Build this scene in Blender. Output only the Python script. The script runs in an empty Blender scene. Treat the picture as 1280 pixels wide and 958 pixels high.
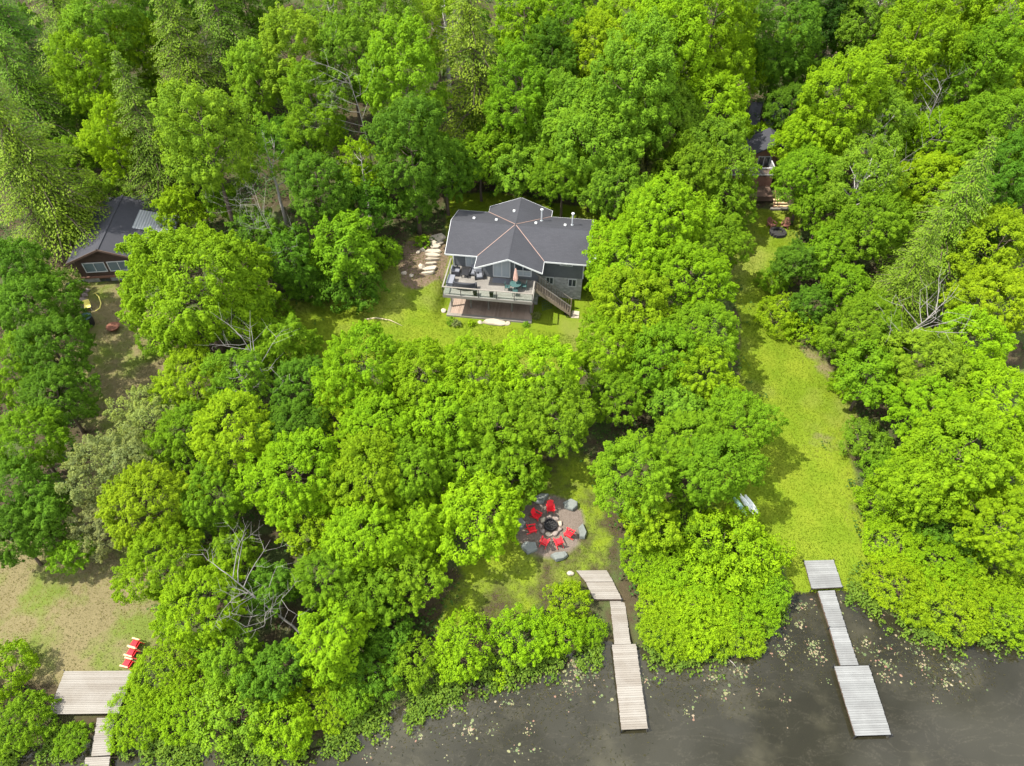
import bpy, bmesh, math, random
import numpy as np
from math import radians, sin, cos, tan, pi, sqrt, atan2
from mathutils import Vector, Matrix

random.seed(7)
RNG = np.random.default_rng(11)
scene = bpy.context.scene
COL = scene.collection

# ------------------------------------------------------------------ camera
CAM_H, PITCH, F = 50.0, radians(47.0), 909.0      # metres, tilt below the horizon, focal length in photo pixels


def ray(px, py):
    u = (px - 640) / F
    v = (479 - py) / F
    return Vector((u, cos(PITCH) + v * sin(PITCH), -sin(PITCH) + v * cos(PITCH)))


def at_z(px, py, z):
    d = ray(px, py)
    t = (z - CAM_H) / d.z
    return Vector((d.x * t, d.y * t, z))


def depth_of(p):
    return p[1] * cos(PITCH) - (p[2] - CAM_H) * sin(PITCH)


cd = bpy.data.cameras.new("camera")
cam = bpy.data.objects.new("camera", cd)
COL.objects.link(cam)
cam.location = (0, 0, CAM_H)
cam.rotation_euler = (radians(90) - PITCH, 0, 0)
cd.sensor_width = 36
cd.lens = 36 * F / 1280
cd.clip_start = 0.5
cd.clip_end = 5000
scene.camera = cam

# ------------------------------------------------------------------ terrain
SHORE_PX = [(-250, 965), (-100, 955), (0, 945), (60, 935), (110, 925), (160, 930), (220, 940), (300, 948), (400, 940), (440, 915), (500, 888),
            (560, 865), (600, 850), (640, 840), (700, 822), (760, 806), (830, 820), (900, 812), (950, 785), (985, 748), (1040, 742), (1075, 745),
            (1110, 772), (1150, 788), (1200, 795), (1280, 788), (1450, 780)]
SH = [at_z(x, y, 0) for x, y in SHORE_PX]
SHX = np.array([p.x for p in SH])
SHY = np.array([p.y for p in SH])
HO = Vector((-6.34, 55.95, 0))                     # house origin: front eave corner of the roof
HA = radians(-7.4)
PROF_D = [-60, -14, -5, -1, 0, 1.2, 4, 15, 33, 37.5, 46, 70, 110, 200, 1500]
PROF_Z = [-4, -2.6, -1.2, -.35, -.08, .25, .6, 1.35, 2.6, 3.5, 4.2, 7.5, 15, 26, 60]


def shore(x):
    return np.interp(x, SHX, SHY)


def smooth(a):
    a = np.clip(a, 0, 1)
    return a * a * (3 - 2 * a)


def ground_arr(x, y):
    x = np.asarray(x, float)
    y = np.asarray(y, float)
    d = y - shore(x)
    z = np.interp(d, PROF_D, PROF_Z)
    k = smooth(d / 6)
    z = z + k * (.10 * np.sin(x * .31 + y * .17) + .08 * np.sin(x * .13 - y * .39 + 1) + .05 * np.sin(x * .9 + 2 * np.cos(y * .7)))
    dx, dy = x - HO.x, y - HO.y                    # level pad under the deck and patio
    lx = dx * cos(HA) + dy * sin(HA)
    ly = -dx * sin(HA) + dy * cos(HA)
    m = smooth(1 - np.maximum(np.maximum(.1 - lx, lx - 8.9), np.maximum(-3.2 - ly, ly - 1.0)) / 1.3)
    return z * (1 - m) + 2.58 * m


def ground(x, y):
    return float(ground_arr(x, y))


def on_ground(px, py, up=0.0):
    z = 1.0
    for _ in range(25):
        p = at_z(px, py, z + up)
        z = .5 * z + .5 * ground(p.x, p.y)
    return Vector((p.x, p.y, ground(p.x, p.y)))


# ------------------------------------------------------------------ materials
def new_mat(name):
    m = bpy.data.materials.new(name)
    m.use_nodes = True
    nt = m.node_tree
    for n in list(nt.nodes):
        nt.nodes.remove(n)
    out = nt.nodes.new('ShaderNodeOutputMaterial')
    return m, nt, out


def N(nt, typ, **kw):
    n = nt.nodes.new(typ)
    for k, v in kw.items():
        setattr(n, k, v)
    return n


def mixc(nt, fac, a, b, blend='MIX'):
    n = nt.nodes.new('ShaderNodeMix')
    n.data_type = 'RGBA'
    n.blend_type = blend
    for sock, v in ((n.inputs[0], fac), (n.inputs[6], a), (n.inputs[7], b)):
        if hasattr(v, 'links') or isinstance(v, bpy.types.NodeSocket):
            nt.links.new(v, sock)
        elif isinstance(v, (int, float)):
            sock.default_value = v
        else:
            sock.default_value = (*v, 1)
    return n.outputs[2]


def ramp(nt, src, stops):
    r = nt.nodes.new('ShaderNodeValToRGB')
    e = r.color_ramp.elements
    while len(e) < len(stops):
        e.new(.5)
    for i, (p, c) in enumerate(stops):
        e[i].position = p
        e[i].color = (*c, 1) if len(c) == 3 else c
    nt.links.new(src, r.inputs[0])
    return r.outputs[0]


def noise(nt, scale, detail=4, rough=.55, vec=None, dist=0.0, out=0):
    n = nt.nodes.new('ShaderNodeTexNoise')
    n.inputs['Scale'].default_value = scale
    n.inputs['Detail'].default_value = detail
    n.inputs['Roughness'].default_value = rough
    n.inputs['Distortion'].default_value = dist
    if vec is not None:
        nt.links.new(vec, n.inputs['Vector'])
    return n.outputs[out]


def coords(nt, kind='Object'):
    return nt.nodes.new('ShaderNodeTexCoord').outputs[kind]


def math_(nt, op, a, b=None, c=None):
    n = nt.nodes.new('ShaderNodeMath')
    n.operation = op
    for i, v in enumerate((a, b, c)):
        if v is None:
            continue
        if isinstance(v, bpy.types.NodeSocket):
            nt.links.new(v, n.inputs[i])
        else:
            n.inputs[i].default_value = v
    return n.outputs[0]


def principled(nt, out, color, rough=.7, spec=.3, metal=0.0, bump=None, bump_s=.3, bump_d=.02):
    p = nt.nodes.new('ShaderNodeBsdfPrincipled')
    if isinstance(color, bpy.types.NodeSocket):
        nt.links.new(color, p.inputs['Base Color'])
    else:
        p.inputs['Base Color'].default_value = (*color, 1)
    if isinstance(rough, bpy.types.NodeSocket):
        nt.links.new(rough, p.inputs['Roughness'])
    else:
        p.inputs['Roughness'].default_value = rough
    p.inputs['Specular IOR Level'].default_value = spec
    p.inputs['Metallic'].default_value = metal
    if bump is not None:
        b = nt.nodes.new('ShaderNodeBump')
        b.inputs['Strength'].default_value = bump_s
        b.inputs['Distance'].default_value = bump_d
        nt.links.new(bump, b.inputs['Height'])
        nt.links.new(b.outputs[0], p.inputs['Normal'])
    nt.links.new(p.outputs[0], out.inputs[0])
    return p


def simple(name, col, rough=.6, spec=.3, var=.25, scale=6, metal=0.0, bump=.15):
    m, nt, out = new_mat(name)
    n = noise(nt, scale, 5, .6, coords(nt))
    c = mixc(nt, n, [x * (1 - var) for x in col], [min(1, x * (1 + var)) for x in col])
    principled(nt, out, c, rough, spec, metal, n, bump, .02)
    return m


def wood_mat(name, c1, c2, rough=.75, stain=(.5, .5, .5), amount=.35):
    """planks: each loose board gets its own shade, with grain and blotchy weathering"""
    m, nt, out = new_mat(name)
    isl = N(nt, 'ShaderNodeNewGeometry').outputs['Random Per Island']
    co = coords(nt)
    mp = N(nt, 'ShaderNodeMapping')
    mp.inputs['Scale'].default_value = (1.2, 9, 9)
    nt.links.new(co, mp.inputs[0])
    gr = noise(nt, 2.2, 5, .65, mp.outputs[0])
    big = noise(nt, .55, 4, .6, co)
    c = mixc(nt, isl, c1, c2)
    c = mixc(nt, math_(nt, 'MULTIPLY', gr, .55), c, [x * .55 for x in c1])
    blot = ramp(nt, big, [(.42, (0, 0, 0)), (.62, (1, 1, 1))])
    c = mixc(nt, math_(nt, 'MULTIPLY', blot, amount), c, stain)
    principled(nt, out, c, rough, .2, 0, gr, .2, .01)
    return m


def leaf_mat(name, trans=.40, rough=.7, spec=.08):
    m, nt, out = new_mat(name)
    oi = N(nt, 'ShaderNodeObjectInfo')
    at = N(nt, 'ShaderNodeAttribute', attribute_name='lv')
    lv = at.outputs['Fac']
    base = oi.outputs['Color']
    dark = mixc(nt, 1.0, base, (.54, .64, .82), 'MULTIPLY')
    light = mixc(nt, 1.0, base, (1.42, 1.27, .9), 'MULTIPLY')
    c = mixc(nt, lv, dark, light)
    p = nt.nodes.new('ShaderNodeBsdfPrincipled')
    nt.links.new(c, p.inputs['Base Color'])
    p.inputs['Roughness'].default_value = rough
    p.inputs['Specular IOR Level'].default_value = spec
    t = nt.nodes.new('ShaderNodeBsdfTranslucent')
    tc = mixc(nt, 1.0, c, (1.45, 1.35, .6), 'MULTIPLY')
    nt.links.new(tc, t.inputs[0])
    mx = nt.nodes.new('ShaderNodeMixShader')
    mx.inputs[0].default_value = trans
    nt.links.new(p.outputs[0], mx.inputs[1])
    nt.links.new(t.outputs[0], mx.inputs[2])
    nt.links.new(mx.outputs[0], out.inputs[0])
    return m


M_LEAF = leaf_mat('leaf')
M_NEEDLE = leaf_mat('needle', .24, .65, .12)
M_BARK = simple('bark', (.09, .07, .05), .9, .1, .45, 9, bump=.6)
M_PALEBARK = simple('pale_bark', (.30, .28, .25), .85, .1, .35, 6, bump=.4)
M_DEADWOOD = simple('dead_wood', (.19, .175, .155), .85, .1, .4, 7, bump=.5)
M_RED = simple('red_plastic', (.52, .012, .02), .42, .35, .15, 4, bump=.02)
M_TANWOOD = simple('tan_wood', (.42, .30, .17), .7, .2, .25, 7)
M_ROCK = simple('granite', (.12, .13, .118), .9, .12, .35, 4, bump=.5)
M_PINKROCK = simple('warm_stone', (.17, .14, .122), .9, .15, .35, 6, bump=.6)
M_LIME = simple('limestone', (.30, .26, .20), .9, .15, .3, 3, bump=.6)
M_BLACK = simple('black_metal', (.015, .015, .017), .5, .4, .2, 5)
M_RUST = simple('rusty_steel', (.12, .05, .03), .85, .2, .5, 7)
M_WHITE = simple('white_paint', (.38, .385, .375), .55, .3, .1, 3, bump=.02)
M_GALV = simple('galvanised', (.55, .57, .58), .35, .5, .12, 6, metal=.6)
M_FLASH = simple('copper_tone_flashing', (.20, .135, .11), .6, .3, .3, 8)
M_CUSH = simple('grey_cushion', (.13, .135, .15), .9, .1, .15, 6)
M_DARKCUSH = simple('charcoal_cushion', (.035, .036, .04), .85, .15, .2, 6)
M_PINK = simple('faded_canvas', (.52, .33, .27), .9, .1, .15, 4)
M_TEAL = simple('dark_green_metal', (.035, .075, .07), .5, .35, .15, 5)
M_ASH = simple('ash', (.03, .029, .028), .95, .05, .5, 9, bump=.6)
M_BROWNPL = simple('brown_wood_chair', (.16, .07, .05), .6, .25, .2, 5)
M_KAYAK = simple('pale_hull', (.60, .63, .60), .4, .4, .1, 2, bump=.02)
M_KAYAKG = simple('green_hull', (.20, .34, .26), .4, .4, .1, 2, bump=.02)
M_YELLOW = simple('yellow_hose', (.62, .55, .14), .5, .3, .1, 5)
M_DRYBRANCH = simple('dry_branch', (.40, .33, .22), .85, .1, .25, 5)
M_DECK = wood_mat('grey_deck_boards', (.14, .128, .112), (.19, .175, .155), .8, (.21, .198, .178), .4)
M_DOCK_TAN = wood_mat('tan_dock_boards', (.14, .122, .10), (.195, .178, .152), .8, (.19, .178, .158), .4)
M_DOCK_GREY = wood_mat('silver_dock_boards', (.135, .137, .132), (.185, .187, .18), .8, (.09, .089, .086), .5)
M_PATIO = wood_mat('brown_patio_boards', (.20, .145, .11), (.28, .21, .165), .8, (.31, .25, .20), .3)
M_BROWNWOOD = wood_mat('stained_timber', (.16, .125, .09), (.24, .19, .14), .8, (.24, .20, .155), .3)
M_DARKWOOD = wood_mat('dark_timber', (.07, .045, .032), (.11, .07, .05), .8, (.1, .08, .06), .2)


def shingle_mat(name, a, b, rows=.16):
    m, nt, out = new_mat(name)
    co = coords(nt)
    n1 = noise(nt, 14, 4, .7, co)
    n2 = noise(nt, .7, 3, .5, co)
    br = N(nt, 'ShaderNodeTexBrick')
    br.inputs['Scale'].default_value = 1.0
    br.inputs['Brick Width'].default_value = .33
    br.inputs['Row Height'].default_value = rows
    br.inputs['Mortar Size'].default_value = .012
    br.inputs['Color1'].default_value = (*a, 1)
    br.inputs['Color2'].default_value = (*b, 1)
    br.inputs['Mortar'].default_value = (*[x * .5 for x in a], 1)
    nt.links.new(co, br.inputs['Vector'])
    c = mixc(nt, .5, br.outputs[0], mixc(nt, n1, [x * .6 for x in a], [x * 1.5 for x in b]))
    c = mixc(nt, math_(nt, 'MULTIPLY', n2, .5), c, [x * 1.35 for x in b])
    principled(nt, out, c, .9, .25, 0, n1, .35, .02)
    return m


M_SHINGLE = shingle_mat('charcoal_shingles', (.020, .0205, .024), (.031, .0315, .036))
M_CABINROOF = shingle_mat('dark_cabin_shingles', (.019, .020, .024), (.031, .031, .036), .2)


def siding_mat(name, col, vertical=False, pitch=6.0):
    m, nt, out = new_mat(name)
    co = coords(nt)
    w = N(nt, 'ShaderNodeTexWave', wave_type='BANDS', bands_direction='X' if vertical else 'Z', wave_profile='SAW')
    w.inputs['Scale'].default_value = pitch / 6.28 * 3.2
    nt.links.new(co, w.inputs['Vector'])
    n = noise(nt, 3, 4, .6, co)
    c = mixc(nt, n, [x * .8 for x in col], [x * 1.2 for x in col])
    principled(nt, out, c, .75, .2, 0, w.outputs[1], .5, .02)
    return m


M_SIDING = siding_mat('slate_siding', (.095, .10, .105))
M_BROWNSIDING = siding_mat('brown_siding', (.055, .035, .026))
M_TANSIDING = siding_mat('reddish_siding', (.16, .085, .06))


def stone_mat():
    m, nt, out = new_mat('grey_stone_wall')
    co = coords(nt)
    mp = N(nt, 'ShaderNodeMapping')
    mp.inputs['Scale'].default_value = (3, 3, 5)
    nt.links.new(co, mp.inputs[0])
    v = N(nt, 'ShaderNodeTexVoronoi')
    v.inputs['Scale'].default_value = 1.0
    nt.links.new(mp.outputs[0], v.inputs['Vector'])
    c = mixc(nt, v.outputs['Color'], (.17, .17, .165), (.34, .335, .32))
    e = ramp(nt, v.outputs['Distance'], [(.0, (0, 0, 0)), (.5, (0, 0, 0)), (.7, (1, 1, 1))])
    c = mixc(nt, e, c, (.24, .235, .225))
    principled(nt, out, c, .9, .15, 0, v.outputs['Distance'], .5, .03)
    return m


M_STONEWALL = stone_mat()


def glass_mats():
    m, nt, out = new_mat('dark_window_glass')
    n = noise(nt, .8, 2, .5, coords(nt))
    c = mixc(nt, n, (.02, .025, .03), (.06, .07, .075))
    principled(nt, out, c, .06, .6)
    m2, nt, out = new_mat('clear_glass')
    tr = nt.nodes.new('ShaderNodeBsdfTransparent')
    tr.inputs[0].default_value = (.9, .94, .92, 1)
    gl = nt.nodes.new('ShaderNodeBsdfGlossy')
    gl.inputs['Roughness'].default_value = .03
    mx = nt.nodes.new('ShaderNodeMixShader')
    mx.inputs[0].default_value = .018
    nt.links.new(tr.outputs[0], mx.inputs[1])
    nt.links.new(gl.outputs[0], mx.inputs[2])
    nt.links.new(mx.outputs[0], out.inputs[0])
    m3, nt, out = new_mat('pale_curtain')
    w = N(nt, 'ShaderNodeTexWave', wave_type='BANDS', bands_direction='X')
    w.inputs['Scale'].default_value = 2.6
    w.inputs['Distortion'].default_value = 1.0
    nt.links.new(coords(nt), w.inputs['Vector'])
    c = mixc(nt, w.outputs[1], (.22, .25, .27), (.38, .40, .39))
    principled(nt, out, c, .25, .5)
    return m, m2, m3


M_GLASS, M_CLEAR, M_CURTAIN = glass_mats()


def metal_roof_mat():
    m, nt, out = new_mat('ribbed_metal')
    w = N(nt, 'ShaderNodeTexWave', wave_type='BANDS', bands_direction='X')
    w.inputs['Scale'].default_value = 1.3
    nt.links.new(coords(nt), w.inputs['Vector'])
    c = mixc(nt, w.outputs[1], (.17, .18, .19), (.29, .30, .30))
    principled(nt, out, c, .4, .5, .2, w.outputs[1], .5, .04)
    return m


M_METALROOF = metal_roof_mat()


# ------------------------------------------------------------------ object helpers
def link(o, parent=None):
    COL.objects.link(o)
    if parent is not None:
        o.parent = parent
    return o


def tag(o, label=None, cat=None, group=None, kind=None):
    if label:
        o['label'] = label
    if cat:
        o['category'] = cat
    if group:
        o['group'] = group
    if kind:
        o['kind'] = kind
    return o


def empty(name, loc=(0, 0, 0), rz=0.0, label=None, cat=None, group=None):
    o = bpy.data.objects.new(name, None)
    o.empty_display_size = .3
    o.location = loc
    o.rotation_euler = (0, 0, rz)
    link(o)
    return tag(o, label, cat, group)


class MB:
    """collects verts and faces, then links them as ONE mesh object"""

    def __init__(self):
        self.v, self.f = [], []

    def add(self, vs, fs):
        b = len(self.v)
        self.v += [tuple(v) for v in vs]
        self.f += [tuple(i + b for i in f) for f in fs]
        return self

    def box(self, x0, x1, y0, y1, z0, z1):
        vs = [(x0, y0, z0), (x1, y0, z0), (x1, y1, z0), (x0, y1, z0), (x0, y0, z1), (x1, y0, z1), (x1, y1, z1), (x0, y1, z1)]
        return self.add(vs, [(0, 3, 2, 1), (4, 5, 6, 7), (0, 1, 5, 4), (1, 2, 6, 5), (2, 3, 7, 6), (3, 0, 4, 7)])

    def hexa(self, bottom, top):
        return self.add(list(bottom) + list(top), [(0, 3, 2, 1), (4, 5, 6, 7), (0, 1, 5, 4), (1, 2, 6, 5), (2, 3, 7, 6), (3, 0, 4, 7)])

    def bar(self, a, b, w, h=None, up=(0, 0, 1)):
        h = h or w
        a, b = Vector(a), Vector(b)
        t = (b - a).normalized()
        u = Vector(up)
        s = t.cross(u)
        if s.length < 1e-4:
            s = t.cross(Vector((1, 0, 0)))
        s.normalize()
        u = s.cross(t)
        s, u = s * w / 2, u * h / 2
        return self.hexa([a - s - u, a + s - u, b + s - u, b - s - u], [a - s + u, a + s + u, b + s + u, b - s + u])

    def tube(self, pts, radii, n=8, caps=True):
        pts = [Vector(p) for p in pts]
        b = len(self.v)
        prev = None
        for i, p in enumerate(pts):
            t = (pts[min(i + 1, len(pts) - 1)] - pts[max(i - 1, 0)]).normalized()
            if prev is None:
                s = t.cross(Vector((0, 0, 1)))
                if s.length < 1e-3:
                    s = t.cross(Vector((1, 0, 0)))
            else:
                s = prev - t * prev.dot(t)
            s.normalize()
            prev = s
            u = t.cross(s)
            for k in range(n):
                a = 2 * pi * k / n
                self.v.append(tuple(p + (s * cos(a) + u * sin(a)) * radii[i]))
        for i in range(len(pts) - 1):
            for k in range(n):
                k2 = (k + 1) % n
                self.f.append((b + i * n + k, b + i * n + k2, b + (i + 1) * n + k2, b + (i + 1) * n + k))
        if caps:
            self.f.append(tuple(b + k for k in reversed(range(n))))
            self.f.append(tuple(b + (len(pts) - 1) * n + k for k in range(n)))
        return self

    def build(self, name, mat, parent=None, bevel=0.0, smooth_=False):
        me = bpy.data.meshes.new(name)
        me.from_pydata(self.v, [], self.f)
        me.materials.append(mat)
        if smooth_:
            me.polygons.foreach_set('use_smooth', [True] * len(me.polygons))
        me.update()
        o = bpy.data.objects.new(name, me)
        link(o, parent)
        if bevel:
            md = o.modifiers.new('bevel', 'BEVEL')
            md.width = bevel
            md.segments = 2
            md.limit_method = 'ANGLE'
        return o


def children_of(o):
    return list(o.children)


def dup(root, loc=None, rz=None, label=None, group=None, color=None, scale=None):
    def cp(o, parent):
        c = o.copy()
        link(c)
        if parent is not None:
            c.parent = parent
        for ch in list(o.children):
            cp(ch, c)
        return c
    r = cp(root, None)
    if loc is not None:
        r.location = loc
    if rz is not None:
        r.rotation_euler = (0, 0, rz)
    if label:
        r['label'] = label
    if group:
        r['group'] = group
    if scale is not None:
        r.scale = (scale,) * 3
    if color is not None:
        paint(r, color)
    return r


def paint(r, color):
    for o in [r] + list(r.children):
        o.color = (*color, 1)


def rock_mesh(seed, sx, sy, sz, mat, name, sub=2, rough=.22, angular=True):
    rg = random.Random(seed)
    bm = bmesh.new()
    bmesh.ops.create_icosphere(bm, subdivisions=sub, radius=1)
    planes = []
    for _ in range(7 if angular else 3):
        n = Vector((rg.uniform(-1, 1), rg.uniform(-1, 1), rg.uniform(-.2, .9))).normalized()
        planes.append((n, rg.uniform(.55, .85)))
    for v in bm.verts:
        for n, d in planes:
            k = v.co.dot(n)
            if k > d:
                v.co -= n * (k - d)
        v.co *= 1 + rg.uniform(-rough, rough) * .3
        v.co = Vector((v.co.x * sx, v.co.y * sy, v.co.z * sz))
    me = bpy.data.meshes.new(name)
    bm.to_mesh(me)
    bm.free()
    me.materials.append(mat)
    return me


def slab_mesh(seed, sx, sy, h, mat, name, n=6):
    """broken flagstone: uneven many-sided outline, slightly tilted flat top, rough flanks"""
    rg = random.Random(seed)
    bm = bmesh.new()
    rings = []
    ang = sorted((k + rg.uniform(-.32, .32)) * 2 * pi / n for k in range(n))
    rad = [rg.uniform(.72, 1.12) for _ in range(n)]
    tx, ty = rg.uniform(-.08, .08), rg.uniform(-.08, .08)
    for sc, z in ((1.04, -h * .6), (1.06, h * .35), (1.0, h * .8), (.93, h)):
        rings.append([bm.verts.new((cos(a) * r * sx * sc + rg.uniform(-.02, .02), sin(a) * r * sy * sc + rg.uniform(-.02, .02),
                                    z + tx * cos(a) + ty * sin(a) + rg.uniform(-.02, .02))) for a, r in zip(ang, rad)])
    for a, b in zip(rings[:-1], rings[1:]):
        for k in range(n):
            bm.faces.new((a[k], a[(k + 1) % n], b[(k + 1) % n], b[k]))
    bm.faces.new(rings[-1])
    bm.normal_update()
    me = bpy.data.meshes.new(name)
    bm.to_mesh(me)
    bm.free()
    me.materials.append(mat)
    return me


# ------------------------------------------------------------------ ground sheet with zones
def in_poly(x, y, poly):
    inside = np.zeros(x.shape, bool)
    n = len(poly)
    j = n - 1
    for i in range(n):
        xi, yi = poly[i]
        xj, yj = poly[j]
        c = ((yi > y) != (yj > y)) & (x < (xj - xi) * (y - yi) / (yj - yi + 1e-12) + xi)
        inside ^= c
        j = i
    return inside


def gpoly(pts):
    return [tuple(on_ground(*p)[:2]) for p in pts]


LANE = gpoly([(925, 262), (1000, 262), (1000, 290), (985, 330), (965, 390), (1010, 430), (1045, 460), (1072, 520), (1065, 560), (1080, 640), (1090, 745),
              (985, 745), (985, 700), (940, 680), (900, 660), (880, 600), (925, 480), (925, 400), (915, 330)])
YARD = gpoly([(340, 380), (440, 370), (480, 330), (520, 290), (560, 300), (560, 240), (620, 240), (760, 262), (760, 330), (760, 440), (700, 470), (340, 450)])
PITLAWN = gpoly([(520, 800), (640, 790), (700, 745), (770, 720), (775, 620), (740, 560), (660, 560), (560, 720)])
DRYLAWN = gpoly([(-60, 690), (40, 670), (110, 660), (180, 700), (215, 760), (190, 820), (165, 850), (60, 860), (-60, 850)])
CABINYARD = gpoly([(60, 330), (130, 350), (230, 400), (230, 460), (170, 500), (100, 500), (60, 430)])
TRAIL = gpoly([(95, 500), (180, 500), (200, 600), (180, 680), (60, 690), (60, 640), (100, 600)])
WORN1 = gpoly([(1005, 538), (1058, 530), (1062, 566), (1030, 578), (998, 572)])
WORN2 = gpoly([(985, 428), (1002, 420), (1058, 474), (1052, 492), (1010, 462)])
WORN3 = gpoly([(1048, 580), (1070, 575), (1078, 690), (1056, 660)])
PIT = on_ground(688, 658)
DIRT = gpoly([(1032, 56), (1060, 56), (1062, 80), (1030, 86)])
BEDS = gpoly([(500, 300), (560, 300), (560, 350), (520, 365), (500, 355)])


DECKS = [gpoly(q) for q in ([(66, 828), (180, 826), (168, 905), (48, 905)], [(710, 706), (770, 704), (788, 760), (730, 760)],
                            [(755, 740), (790, 740), (800, 815), (758, 815)], [(996, 694), (1050, 692), (1062, 746), (1004, 748)],
                            [(110, 890), (155, 890), (150, 958), (98, 958)])]


def zone_weights(x, y):
    lush = (in_poly(x, y, LANE) | in_poly(x, y, YARD)).astype(float)
    worn = (in_poly(x, y, WORN1) | in_poly(x, y, WORN2) | in_poly(x, y, WORN3)).astype(float)
    lush = lush * (1 - .52 * worn)
    pit = in_poly(x, y, PITLAWN)
    dry = (in_poly(x, y, DRYLAWN) | in_poly(x, y, CABINYARD)).astype(float)
    dry = np.maximum(dry, .6 * in_poly(x, y, TRAIL))
    lush = np.maximum(lush, .55 * pit)
    dry = np.maximum(dry, .45 * pit)
    dry = np.maximum(dry, .8 * worn)
    dirt = (in_poly(x, y, DIRT) | in_poly(x, y, BEDS)).astype(float)
    return lush, dry, dirt


def gravel_weight(x, y):
    r = np.hypot(x - PIT.x, y - PIT.y)
    return np.clip((2.75 - r) / 1.7 + .5, 0, 1)


def build_ground():
    xs = np.concatenate([[-1500, -700, -350, -220, -150, -115], np.arange(-95, 95.01, .45), [115, 150, 220, 350, 700, 1500]])
    ys = np.concatenate([[-400, -150, -60, -20, 0], np.arange(6, 132, .45), [140, 160, 190, 240, 350, 600, 1000, 1600]])
    X, Y = np.meshgrid(xs, ys)
    Z = ground_arr(X, Y)
    nx, ny = len(xs), len(ys)
    V = np.stack([X, Y, Z], -1).reshape(-1, 3)
    idx = np.arange(nx * ny).reshape(ny, nx)
    Fq = np.stack([idx[:-1, :-1], idx[:-1, 1:], idx[1:, 1:], idx[1:, :-1]], -1).reshape(-1, 4)
    me = quad_mesh('ground', V, Fq)
    lush, dry, dirt = zone_weights(V[:, 0], V[:, 1])

    def blur(a, k=2):
        a = a.reshape(ny, nx).copy()
        for _ in range(k):
            p = np.pad(a, 1, mode='edge')
            a = (p[1:-1, 1:-1] * 2 + p[:-2, 1:-1] + p[2:, 1:-1] + p[1:-1, :-2] + p[1:-1, 2:]) / 6
        return a.ravel()
    for nme, arr in (('lush', lush), ('dry', dry), ('dirt', dirt), ('gravel', gravel_weight(V[:, 0], V[:, 1]))):
        at = me.attributes.new(nme, 'FLOAT', 'POINT')
        at.data.foreach_set('value', blur(arr, 5).astype(np.float32))
    me.polygons.foreach_set('use_smooth', np.ones(len(me.polygons), bool))
    m, nt, out = new_mat('earth_and_lawn')
    co = coords(nt)
    A = lambda n: N(nt, 'ShaderNodeAttribute', attribute_name=n).outputs['Fac']
    n_mid = noise(nt, .35, 5, .62, co)
    n_fine = noise(nt, 3.2, 6, .7, co)
    n_big = noise(nt, .11, 3, .5, co)
    n_tuft = noise(nt, 9, 4, .7, co)
    litter = mixc(nt, n_fine, (.024, .019, .010), (.062, .048, .026))
    litter = mixc(nt, ramp(nt, n_mid, [(.45, (0, 0, 0)), (.6, (1, 1, 1))]), litter, (.045, .06, .018))
    lushc = mixc(nt, n_fine, (.070, .110, .005), (.100, .148, .007))
    lushc = mixc(nt, ramp(nt, n_mid, [(.40, (0, 0, 0)), (.68, (1, 1, 1))]), lushc, (.118, .150, .010))
    lushc = mixc(nt, ramp(nt, n_big, [(.54, (0, 0, 0)), (.66, (.7, .7, .7))]), lushc, (.125, .130, .032))
    dryc = mixc(nt, n_fine, (.085, .072, .032), (.15, .125, .062))
    dryc = mixc(nt, ramp(nt, n_mid, [(.44, (0, 0, 0)), (.62, (.9, .9, .9))]), dryc, (.075, .105, .014))
    dryc = mixc(nt, ramp(nt, n_tuft, [(.60, (0, 0, 0)), (.78, (.15, .15, .15))]), dryc, (.07, .065, .028))
    dirtc = mixc(nt, n_fine, (.08, .055, .038), (.155, .11, .078))

    def edge(a, amt=1.0):
        v = math_(nt, 'ADD', a, math_(nt, 'MULTIPLY', math_(nt, 'SUBTRACT', n_mid, .5), amt))
        return ramp(nt, v, [(.40, (0, 0, 0)), (.60, (1, 1, 1))])
    c = mixc(nt, edge(A('dry')), litter, dryc)
    c = mixc(nt, edge(A('lush')), c, lushc)
    c = mixc(nt, edge(A('dirt'), .8), c, dirtc)
    vo = N(nt, 'ShaderNodeTexVoronoi')
    vo.inputs['Scale'].default_value = 13
    nt.links.new(co, vo.inputs['Vector'])
    grav = mixc(nt, vo.outputs['Color'], (.085, .068, .055), (.15, .125, .105))
    grav = mixc(nt, n_fine, grav, (.105, .082, .064))
    c = mixc(nt, edge(A('gravel'), .9), c, grav)
    h = math_(nt, 'ADD', n_fine, math_(nt, 'MULTIPLY', n_tuft, .6))
    principled(nt, out, c, .95, .1, 0, h, .8, .12)
    me.materials.append(m)
    o = bpy.data.objects.new('ground', me)
    link(o)
    tag(o, kind='structure')


def quad_mesh(name, V, Fq, lv=None):
    me = bpy.data.meshes.new(name)
    nV, nF = len(V), len(Fq)
    me.vertices.add(nV)
    me.vertices.foreach_set('co', np.asarray(V, np.float32).ravel())
    me.loops.add(nF * 4)
    me.loops.foreach_set('vertex_index', np.asarray(Fq, np.int32).ravel())
    me.polygons.add(nF)
    me.polygons.foreach_set('loop_start', np.arange(0, nF * 4, 4, dtype=np.int32))
    me.update(calc_edges=True)
    if lv is not None:
        a = me.attributes.new('lv', 'FLOAT', 'POINT')
        a.data.foreach_set('value', np.asarray(lv, np.float32))
    return me


build_ground()

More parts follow.
